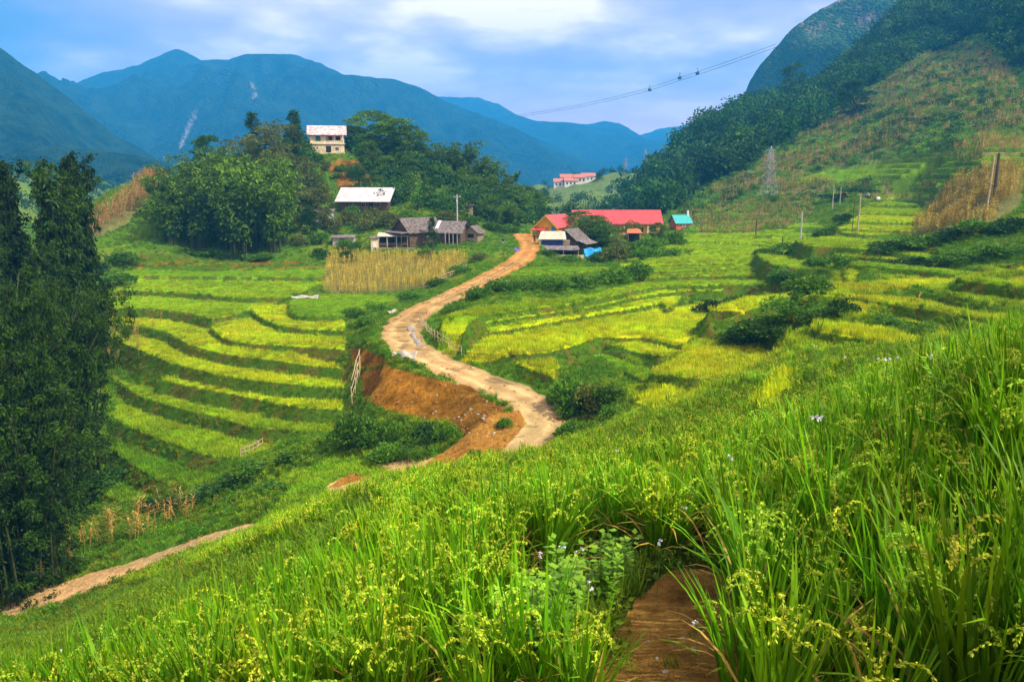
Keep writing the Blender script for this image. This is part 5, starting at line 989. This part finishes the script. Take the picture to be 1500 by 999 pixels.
# long red roofed school
h = place('long_school', 'long school building with a straight bright red roof and cream pillars', 'school', 906, 174, R(1.5), .1)
MB().box(-9.2,9.2,1.6,7.6,-1,3.0).build('wall', m_yellow, h); k = gable_roof(18.6,6.4,3.1,2.5,.4,.14,.5); o = k.build('roof', m_red, h); o.location = (0,4.2,0)
MB().box(-9.4,9.4,.9,1.15,2.62,3.0).build('fascia', m_cream, h)
for i in range(8): MB().box(-9.1+i*2.6-.16,-9.1+i*2.6+.16,.86,1.18,-1,2.615).build('pillar', m_cream, h)
for i in range(7):
    if i in (1,4): MB().box(-7.9+i*2.6-.45,-7.9+i*2.6+.45,1.54,1.596,0,2.1).build('door', m_blue, h)
    else: window(h,-7.9+i*2.6,1.56,1.6,1.3,1.2,mf=m_cream)
MB().box(9.25,9.6,1.5,7.4,2.0,3.3).build('end_trim', m_orange, h); h.location.z -= .6
h = place('turquoise_roofed_house', 'small house with turquoise sheet roof and white chimney right of the long red roof', 'house', 996, 184, R(14), .2)
wallbox(3.6,3.6,1.4,1.5).build('wall', m_orange, h); gable_roof(3.6,3.6,1.4,1.5,.35,.1).build('roof', m_turq, h); MB().box(1.55,1.95,-.2,.2,2.0,4.0).build('chimney', m_white, h); window(h,0,-1.84,.7,.8,.6)
h = place('dark_shack', 'dark gabled wooden shack behind the cream roofed shed', 'shack', 836, 151, R(58), .2)
wallbox(4.6,4.4,2.5,1.7).build('wall', m_wood, h); gable_roof(4.6,4.4,2.5,1.7,.45,.12).build('roof', m_tile, h); MB().slab((-2.2,-4.4,1.75),(2.4,-4.4,1.75),(2.4,-2.25,2.45),(-2.2,-2.25,2.45),.1).build('lower_roof', m_tile2, h); MB().tube([(-2.36,.1,2.9),(-2.30,.1,2.9)], .42, 14).build('round_vent', m_white, h); MB().box(-2.36,-2.304,-1.3,-.3,0,1.8).build('door', m_dark, h)
h = place('cream_roofed_shed', 'shed with cream sheet roof and deep blue wall by the roadside', 'shed', 809, 146, R(-3), .5)
MB().box(-1.9,1.9,0,3,-.9,1.75).build('wall', m_navy, h); MB().slab((-2.55,-.5,1.85),(2.5,-.5,1.85),(2.25,2.0,3.1),(-2.1,2.0,3.1),.09).build('roof', m_cream_roof, h); MB().box(-2.3,-2.18,-.3,-.18,-.9,1.72).build('post', m_white, h); MB().box(2.1,2.22,-.3,-.18,-.9,1.72).build('post', m_wood2, h); MB().box(1.92,3.2,.2,2.4,-.9,1.5).build('side_wall', m_wood2, h)
h = place('low_store', 'low store with grey board roof and pale block wall at the edge of the yard', 'store', 822, 142, R(-3), .1)
MB().slab((-4.2,-1.3,1.25),(3.2,-1.3,1.25),(3.0,1.0,1.75),(-3.6,1.0,1.75),.14).build('roof', m_tile2, h); MB().box(-1.9,4.0,-1.25,-1.0,-1.2,.3).build('block_wall', m_cream, h); MB().box(-1.9,3.6,.5,.7,-1.0,1.3).build('back_wall', m_dark, h)
for x in (-4.0,-3.0,-1.95,.4,3.0): MB().box(x-.07,x+.07,-1.2,-1.06,-1.2,1.12).build('post', m_wood2, h)
MB().slab((-5.4,-1.5,.85),(-4.25,-1.5,.95),(-4.25,.6,1.1),(-5.4,.6,1.0),.1).build('side_roof', m_white, h)
h = place('pink_roofed_hut', 'tiny hut with faded pink roof among the orchard bushes', 'hut', 928, 158, R(0), .6)
MB().slab((-1.5,-.9,2.0),(1.5,-.9,2.0),(1.2,.6,2.7),(-1.2,.6,2.7),.08).build('roof', m_orange, h); MB().box(-1.1,1.1,.2,1.2,-.8,1.9).build('wall', m_dark, h)
for x in (-1.2,1.2): MB().box(x-.06,x+.06,-.7,-.58,-.8,1.92).build('post', m_wood2, h)
def tarp(name, label, px, Y, L_, D, z0, z1, m, rz=0, seed=0):
    x, y, z = on(px, Y); n, k = 16, 7; g = np.random.RandomState(seed); V = []
    for j in range(k+1):
        for i in range(n+1):
            a = i/n-.5; b = j/k; V.append((a*L_+g.normal(0,.03), b*D+g.normal(0,.03), z0+(z1-z0)*math.sin(b*math.pi*.55)+.12*math.sin(a*11+b*3)+g.normal(0,.02)))
    q = [(j*(n+1)+i, j*(n+1)+i+1, (j+1)*(n+1)+i+1, (j+1)*(n+1)+i) for j in range(k) for i in range(n)]
    o = mesh_np(name, V, q, m, smooth=True); o.location = (x, y, z); o.rotation_euler[2] = rz; s = o.modifiers.new('thickness', 'SOLIDIFY'); s.thickness = .03; return tag(o, label, 'plastic sheet')
tarp('blue_tarp', 'bright blue plastic sheet spread right of the low store', 869, 141, 3.1, 2.2, .5, 1.9, m_tarp, R(2), 3)
tarp('white_plastic_sheet', 'white plastic sheet lying on the terrace lip left of the corn field', 446, 103, 3.4, .8, .05, .3, m_sheet, R(4), 4)
tarp('white_plastic_sheet', 'pale plastic sheet along the bank at the corn field corner', 583, 90, 2.2, .6, .05, .35, m_sheet, R(28), 5)
tarp('white_plastic_sheet', 'crumpled white sheet beside the inner side of the road bend', 590, 68.2, 2.2, .9, .08, .45, m_sheet, R(-10), 6)
tarp('white_plastic_sheet', 'small pale sheet on the grass right of the straight road', 735, 95, 1.1, .5, .05, .3, m_sheet, R(-20), 7)
# far town
tw = [(822,488,9,3.6,0,'white town house with orange roof at the left end of the far hill row'),(836,484,8,3.2,4,'lower cream town house, second of the far row'),(849,486,7,4.4,-4,'pink roofed town house in the middle of the far row'),(861,490,8,4.0,2,'white town house at the right end of the far row'),(829,496,7,5.4,0,'taller white town house behind the left end of the far row')]
for px, Y, L_, hh, a, l in tw:
    h = place('town_house', l, 'house', px, Y, R(a), .2); wallbox(L_,6,hh,1.6,3).build('wall', m_white, h); gable_roof(L_,6,hh,1.6,.4,.2).build('roof', mat('faded_red_roof', (.55,.20,.14)), h)
    for i in range(int(L_//2.2)): MB().box(-L_/2+1+i*2.2,-L_/2+1.9+i*2.2,-3.05,-3.005,hh-2.2,hh-1.0).build('window', m_dark, h)
# pylons
def pylon(px, Y, top, wb, label):
    x, y, z = on(px, Y); H = at(px, top, Y)[2]-z; r = empty('lattice_pylon', (x, y, z), R(20), label, 'pylon'); k = .0024*H+.02
    def wd(t): return wb*(1-t)**1.15*.5+.022*H*.5+.1
    n = 8; L4 = [MB() for _ in range(4)]; br = MB(); lv = [i/n*.92 for i in range(n+1)]; cs = [(1,1),(-1,1),(-1,-1),(1,-1)]
    for q, (a, b) in enumerate(cs):
        L4[q].tube([(a*wd(t), b*wd(t), t*H-(.6 if t == 0 else 0)) for t in lv]+[(0,0,H)], k, 5).build('leg', m_steel, r)
    for i in range(n):
        t0, t1 = lv[i], lv[i+1]
        for q in range(4):
            a, b = cs[q], cs[(q+1) % 4]; br.tube([(a[0]*wd(t0),a[1]*wd(t0),t0*H),(b[0]*wd(t1),b[1]*wd(t1),t1*H)], k*.6, 4); br.tube([(b[0]*wd(t0),b[1]*wd(t0),t0*H),(a[0]*wd(t1),a[1]*wd(t1),t1*H)], k*.6, 4); br.tube([(a[0]*wd(t1),a[1]*wd(t1),t1*H),(b[0]*wd(t1),b[1]*wd(t1),t1*H)], k*.6, 4)
    br.build('brace', m_steel, r)
    for t, ln in ((.70,.13),(.80,.15),(.90,.11)):
        a = MB()
        for s in (-1,1): a.tube([(s*wd(t),0,t*H),(s*ln*H,0,t*H+.2)], k*.8, 4); a.tube([(s*wd(t),0,(t+.04)*H),(s*ln*H,0,t*H+.2)], k*.6, 4); a.tube([(s*ln*H,0,t*H+.15),(s*ln*H,0,t*H-.03*H)], k*.7, 4)
        a.build('crossarm', m_steel, r)
pylon(1125,214,214,3.2,'tall steel lattice pylon standing at the foot of the right hillside')
pylon(945,535,219,3.0,'small distant lattice pylon on the far hill crest'); pylon(916,560,231,2.6,'faint farthest lattice pylon beyond the far hill')
def pole(px, Y, top, r, label, m=m_pole, lean=0.0, arm=False):
    x, y, z = on(px, Y); H = at(px, top, Y)[2]-z; e = empty('utility_pole' if arm else 'post', (x, y, z), 0, label, 'pole' if arm else 'post'); MB().tube([(0,0,-.4),(lean*.5,0,H*.5),(lean,0,H)], [r*1.1,r,r*.8], 10).build('shaft', m, e)
    if arm:
        MB().box(lean-.7,lean+.7,-.06,.06,H-.55,H-.42).build('crossarm', m_steel, e)
        for s in (-.6,0,.6): MB().tube([(lean+s,0,H-.42),(lean+s,0,H-.22)], .05, 6).build('insulator', m_white, e)
        MB().box(lean-.1,lean+.1,-.28,-.16,H-1.5,H-1.0).build('meter_box', m_white, e)
    else: MB().tube([(lean,0,H),(lean,0,H+.06)], [r*.9,r*.5], 10).build('cap', m, e)
pole(670,160,285,.14,'concrete utility pole among shrubs behind the old houses',arm=True)
pole(1442,100,229,.11,'tall pale leaning post in the withered corn on the right',lean=.25,m=m_bam)
pole(1256,122,284,.12,'pale post standing left of the upper yellow terrace steps',m=m_bam)
pole(1248,123,292,.05,'thin dark post just left of the pale post by the yellow steps',m=m_timb)
pole(1172,132,311,.13,'short pale concrete post between trellis field and terraces')
pole(1107,145,322,.10,'dark post at the edge of the brown trellis field',m=m_timb)
pole(1145,112,347,.09,'thin dark post on the bushy knob between valley terraces',m=m_timb)
pole(1219,175,272,.09,'small pale post left of the dark thicket')
pole(1230,178,274,.08,'smaller post right beside the one left of the thicket')
pole(1455,110,225,.22,'dark trunk like post behind the leaning one',m=m_timb)
pole(1049,158,335,.09,'short pale post at the lower edge of the trellis field')
# trellis rows in the brown field
for i, py in enumerate([306,312,318,324,330,337]):
    Y = -1; x0, y0, z0 = hit(1010+i*1.0, py, 120, 230); x1, y1, z1 = hit(1185-i*4, py-3, 120, 230)
    if abs(y1-y0) > 40: continue
    t = empty('trellis_row', (x0, y0, z0), 0, 'row of low posts and wires in the brown trellis field', 'trellis', 'trellis rows of the brown field'); n = 14
    ps = [(x0+(x1-x0)*k/n, y0+(y1-y0)*k/n) for k in range(n+1)]; a = MB(); pts = []
    for qx, qy in ps:
        qz = float(gz(np.array(qx), np.array(qy))); a.tube([(qx-x0,qy-y0,qz-z0-.2),(qx-x0,qy-y0,qz-z0+1.3)], .06, 5); pts.append((qx-x0,qy-y0,qz-z0+1.25))
    a.build('stakes', m_bam, t); MB().tube(pts, .025, 4).build('wire', m_timb, t)
# cable car
cp3 = [at(740,171,1500), at(800,163,1320), at(860,152,1180), at(940,133,1030), at(1000,113,940), at(1060,93,880), at(1137,65,830)]
for dz, l in ((0,'upper cable of the cable car crossing the sky'),(-3,'lower cable of the cable car crossing the sky')):
    pts = chaikin(np.array(cp3), 2)-np.array([0,0,-dz]) if dz else chaikin(np.array(cp3), 2)
    tag(MB().tube([tuple(p) for p in pts], .2, 5).build('cableway_cable', m_timb), l, 'cable')
def gondola(px, py, Y, label):
    x, y, z = at(px, py, Y); e = empty('cable_car', (x, y, z-4), R(25), label, 'cable car'); MB().prism([(-1.6,-1.2),(-1.3,-1.8),(1.3,-1.8),(1.6,-1.2),(1.7,.6),(1.2,1.4),(-1.2,1.4),(-1.7,.6)], -1.2, 1.2).build('cabin', m_red_lamp, e)
    MB().box(-1.72,-1.70,-1.0,1.0,-.3,.8).box(1.70,1.72,-1.0,1.0,-.3,.8).box(-1.2,1.2,-1.23,-1.205,-.2,.9).build('window', m_glass, e); MB().tube([(0,0,1.4),(0,.3,3.6),(0,0,5.0)], .22, 6).build('hanger', m_timb, e); MB().box(-.9,.9,-.3,.3,4.7,5.2).build('grip', m_timb, e)
gondola(996,109,945,'left one of the two dark cable cars hanging over the valley'); gondola(1022,102,915,'right one of the two dark cable cars hanging over the valley')
gondola(952,127,1010,'small distant third cable car left of the two dark ones')
# stakes and rail fence along the road, wooden frames, wires
def fence(label, pts, n, h, name='bamboo_fence', rails=2, r=.045):
    P = chaikin(np.array([hit(a, b, c-6, c+30) if c else hit(a, b, 20) for a, b, c in pts]), 2); o = P[0]; e = empty(name, tuple(o), 0, label, 'fence'); s = np.concatenate([[0], np.cumsum(np.linalg.norm(np.diff(P[:,:2], axis=0), axis=1))]); q = [[],[],[]]; tops = []
    for i in range(n+1):
        t = s[-1]*i/n; x = float(np.interp(t, s, P[:,0])); y = float(np.interp(t, s, P[:,1])); z = float(gz(np.array(x), np.array(y))); hh = h*rnd.uniform(.85, 1.2); MB().tube([(x-o[0],y-o[1],z-o[2]-.2),(x-o[0]+rnd.uniform(-.08,.08),y-o[1],z-o[2]+hh)], r, 6).build('post', m_bam, e); tops.append((x-o[0],y-o[1],z-o[2]))
    for k in range(rails): MB().tube([(a,b,c+h*(.4+.45*k)) for a,b,c in tops], r*.7, 5).build('rail', m_bam, e)
fence('low bamboo rail fence on the outer side of the road bend', [(615,470,78),(625,488,76),(642,505,72),(665,518,69),(676,520,68)], 14, .9)
fence('line of short pale stakes along the straight road below the shed yard', [(640,447,0),(690,425,0),(735,402,0),(772,378,0)], 16, .7, rails=1)
fence('slanting frame of thin poles left of the excavated earth', [(516,592,0),(522,570,0),(528,545,0)], 5, 1.6, 'pole_frame', 3, .05)
fence('small broken stick fence at the foot of the left terraces', [(352,672,0),(370,664,0),(384,655,0)], 6, .8, 'stick_fence', 2, .04)
fence('pale rail along the lower edge of the corn field', [(620,424,0),(650,412,0),(684,396,0)], 9, .9)
a = at(745,600,59); b = at(820,608,57.5); c = at(1040,619,40)
tag(MB().tube([a, tuple((np.array(a)+np.array(b))/2-np.array([0,0,.25])), b, tuple((np.array(b)+np.array(c))/2-np.array([0,0,.3])), c], .035, 6).build('black_cable', m_rub), 'black cable sagging across the road bend', 'cable')
a = at(672,516,69); b = at(790,521,66); c = at(930,516,64)
tag(MB().tube([a, tuple((np.array(a)+np.array(b))/2-np.array([0,0,.1])), b, c], .03, 6).build('thin_wire', m_timb), 'thin wire along the near edge of the ripe yellow field', 'wire')
# stones
def stone(px, py, r, label, group=None, m=m_stone, y0=20):
    p = hit(px, py, y0); o = MB().blob((0,0,0), r, r*.8, r*.55, rnd.randrange(999), 9, 6, .45).build('stone', m, smooth=False); o.location = (p[0], p[1], p[2]+r*.15); o.rotation_euler[2] = rnd.uniform(0,6); tag(o, label, 'stone', group)
gr = 'grey rubble stones on the inside of the road bend'
for k in range(26):
    t = k/25; stone(601+14*t**2+rnd.uniform(-2,3), 478+30*t+rnd.uniform(-2,2), rnd.uniform(.16,.34), 'grey rubble stone in the strip along the inside of the road bend', gr, y0=50)
gr = 'pale stones scattered on the excavated earth'
for px, py in [(640,580),(690,600),(672,612),(700,608),(708,614)]: stone(px, py, rnd.uniform(.10,.18), 'small pale stone scattered on the excavated earth below the road', gr, y0=40)
stone(1242,289,.8,'large white boulder left of the upper yellow steps', m=m_white, y0=100); stone(1270,288,1.1,'largest white boulder beside the upper yellow steps', m=m_sheet, y0=100); stone(1286,292,.6,'smaller white boulder right of the largest one', m=m_white, y0=100)
stone(558,706,.35,'flat pale rock on the lawn beside the orange spill', y0=35); stone(572,716,.3,'pale rock at the foot of the orange spill near the lawn', y0=35); stone(588,711,.28,'small rock on the lower edge of the orange spill', y0=35)
# people, far away beside the road
def person(px, Y, label, shirt, trousers, hgt=1.6, rz=0.0):
    x, y, z = on(px, Y); bm_v = [(0,0,.92),(0,0,1.15),(0,0,1.38),(0,0,1.50),(0,-.02,1.62),(-.17,0,1.38),(-.24,-.02,1.12),(-.22,-.12,.9),(.17,0,1.38),(.24,-.02,1.12),(.22,-.10,.9),(-.09,0,.88),(-.10,-.03,.48),(-.10,.02,.06),(.09,0,.88),(.11,.04,.48),(.11,.08,.06),(-.10,-.12,.03),(.11,-.05,.03)]
    E = [(0,1),(1,2),(2,3),(3,4),(2,5),(5,6),(6,7),(2,8),(8,9),(9,10),(0,11),(11,12),(12,13),(0,14),(14,15),(15,16),(13,17),(16,18)]
    rd = [.13,.14,.13,.055,.10,.06,.045,.035,.06,.045,.035,.09,.065,.045,.09,.065,.045,.04,.04]
    me = bpy.data.meshes.new('person'); me.from_pydata(bm_v, E, []); o = bpy.data.objects.new('person', me); C.objects.link(o); sk = o.modifiers.new('skin', 'SKIN')
    for i, r in enumerate(rd): me.skin_vertices[0].data[i].radius = (r, r*.8)
    me.skin_vertices[0].data[0].use_root = True; s = o.modifiers.new('smooth', 'SUBSURF'); s.levels = 1; s.render_levels = 2
    me.materials.append(mat('skin', (.42,.25,.15))); o.location = (x, y, z+.02); o.rotation_euler[2] = rz; o.scale = (hgt/1.72,)*3; tag(o, label, 'person')
    MB().tube([(0,0,.86),(0,0,1.0),(0,0,1.2),(0,0,1.42)], [.19,.17,.2,.15], 12).tube([(-.15,0,1.41),(-.22,-.01,1.22),(-.25,-.03,1.08)], [.08,.075,.06], 8).tube([(.15,0,1.41),(.22,-.01,1.22),(.25,-.03,1.08)], [.08,.075,.06], 8).build('jacket', mat('jacket_cloth', shirt), o, True)
    MB().tube([(-.09,0,.95),(-.10,-.03,.5),(-.10,.02,.1)], [.125,.09,.07], 10).tube([(.09,0,.95),(.11,.04,.5),(.11,.08,.1)], [.125,.09,.07], 10).build('trousers', mat('trouser_cloth', trousers), o, True)
    MB().blob((0,.01,1.69), .115,.125,.11, 3, 12, 8, .05).build('hair', m_dark, o, True)
person(737,143,'person in dark top and grey trousers standing in the field left of the road', (.02,.02,.03), (.30,.29,.33), 1.6, .4)
person(783,150,'person in a dark reddish jacket standing beside the road below the yellow column', (.12,.03,.03), (.04,.03,.04), 1.6, -.5)
tarp('blue_cloth_bundle', 'small blue and violet cloth lying on the road below the sheds', 757, 134, 1.0, .8, .1, .45, mat('blue_violet_cloth', (.18,.18,.55)), .2, 9)
# ---- foreground weeds and flowers
LW = leafmat('broad_leaf', (.09,.25,.010), (.26,.48,.03), .35, False, .45); m_petal = mat('white_petals', (.80,.80,.84), namp=.05); m_stem = mat('green_stem', (.12,.22,.03))
def leafy_weed(px, Y, h, label, seed, group=None):
    x, y, z = on(px, Y); g = np.random.RandomState(seed); e = empty('leafy_weed', (x, y, z), 0, label, 'weed', group); st = PM(); lf = PM()
    for s in range(5):
        a = g.uniform(0, 6.28); top = np.array([math.cos(a)*.3*h*g.rand(), math.sin(a)*.3*h*g.rand(), h*g.uniform(.7, 1)]); V, Q = tube_q([(0,0,-.05), tuple(top*np.array([.4,.4,.55])), tuple(top)], [.006,.005,.003], 5); st.add(V, Q, 0, 0)
        n = 44; t = g.uniform(.1, 1, n); c = top[None]*t[:,None]**np.array([1.4,1.4,1]); az = g.uniform(0, 6.28, n); d = unit(np.stack([np.cos(az), np.sin(az), g.uniform(-.3,.5,n)], -1)); wv = unit(np.cross(d, np.array([0,0,1.])+g.normal(0,.25,(n,3)))); l = g.uniform(.05,.105,n)*(1.25-.5*t)
        c = c+d*.025; V, Q = diamonds(c, d, wv, l, l*.72); lf.add(V, Q, 0, np.repeat(g.uniform(0,1,n), 4))
    st.build('stem', [m_stem], True, e); lf.build('leaves', [LW], True, e)
for i, (px, Y, h, l) in enumerate([(760,4.3,.6,'wide leafy weed farthest left at the bottom of the leafy patch'),(815,5.6,.7,'leafy weed at the back of the leafy patch'),(905,6.6,.6,'leafy weed behind the top of the dirt gap'),(820,4.7,.75,'tall leafy weed with many small bright leaves left of the dirt gap'),(780,5.0,.6,'leafy weed at the left edge of the leafy patch'),(838,5.2,.6,'leafy weed closest to the left lip of the dirt gap'),(800,4.2,.55,'lowest leafy weed at the bottom left of the dirt gap'),(880,5.8,.6,'leafy weed under the rice behind the dirt gap'),(1380,7.5,.9,'bright leafy weed standing in the tall rice at the right')]): leafy_weed(px, Y, h, l, 500+i)
def flower(px, py, Y, n, label, group=None):
    x, y, z = at(px, py, Y); g = np.random.RandomState(int(px)); gz_ = float(gz(np.array(x), np.array(y))); e = empty('wild_flower', (x, y, min(gz_, z-.1)), 0, label, 'flower', group); b = np.array([0, 0, z-e.location[2]])
    MB().tube([(0,0,0), tuple(b*.6+np.array([.01,0,0])), tuple(b)], [.004,.003,.002], 5).build('stem', m_stem, e)
    p = PM()
    for k in range(n):
        c0 = b+g.normal(0, .018, 3)+np.array([g.uniform(-.05,.05) if n > 3 else 0, 0, 0]); m = 16; d = unit(g.normal(0,1,(m,3))+np.array([0,0,.5])); wv = unit(np.cross(d, g.normal(0,1,(m,3)))); V, Q = diamonds(np.repeat(c0[None], m, 0), d, wv, np.full(m,.02), np.full(m,.014)); p.add(V, Q, 0, 0)
    p.build('flower_head', [m_petal], True, e)
flower(1190,612,6.5,6,'largest cluster of white wildflowers above the rice on the right'); flower(1300,526,8,4,'white wildflower near the far edge of the tall rice'); flower(1237,522,14,3,'tiny white wildflower left of the one at the tall rice edge')
for px, py, Y in [(850,810,5.8),(868,858,5.2),(792,812,5.8),(965,798,6.2),(820,806,5.9),(1022,905,4.4),(1070,672,7),(1100,738,6),(340,905,9),(88,955,12),(125,948,12),(115,968,11.5),(1195,508,20),(1362,522,8.5),(1000,742,7.5),(905,660,12)]:
    flower(px, py, Y, 2, 'small white wildflower dotted among the rice of the near slope', 'small white wildflowers on the near slope')
# pebbles on the dirt gap
for px, py in [(985,948),(1000,935),(962,965),(1015,950),(975,985),(1030,925),(950,940)]:
    stone(px, py, rnd.uniform(.010,.022), 'small pebble on the bare earth of the gap in the rice', 'pebbles on the bare gap', y0=3)
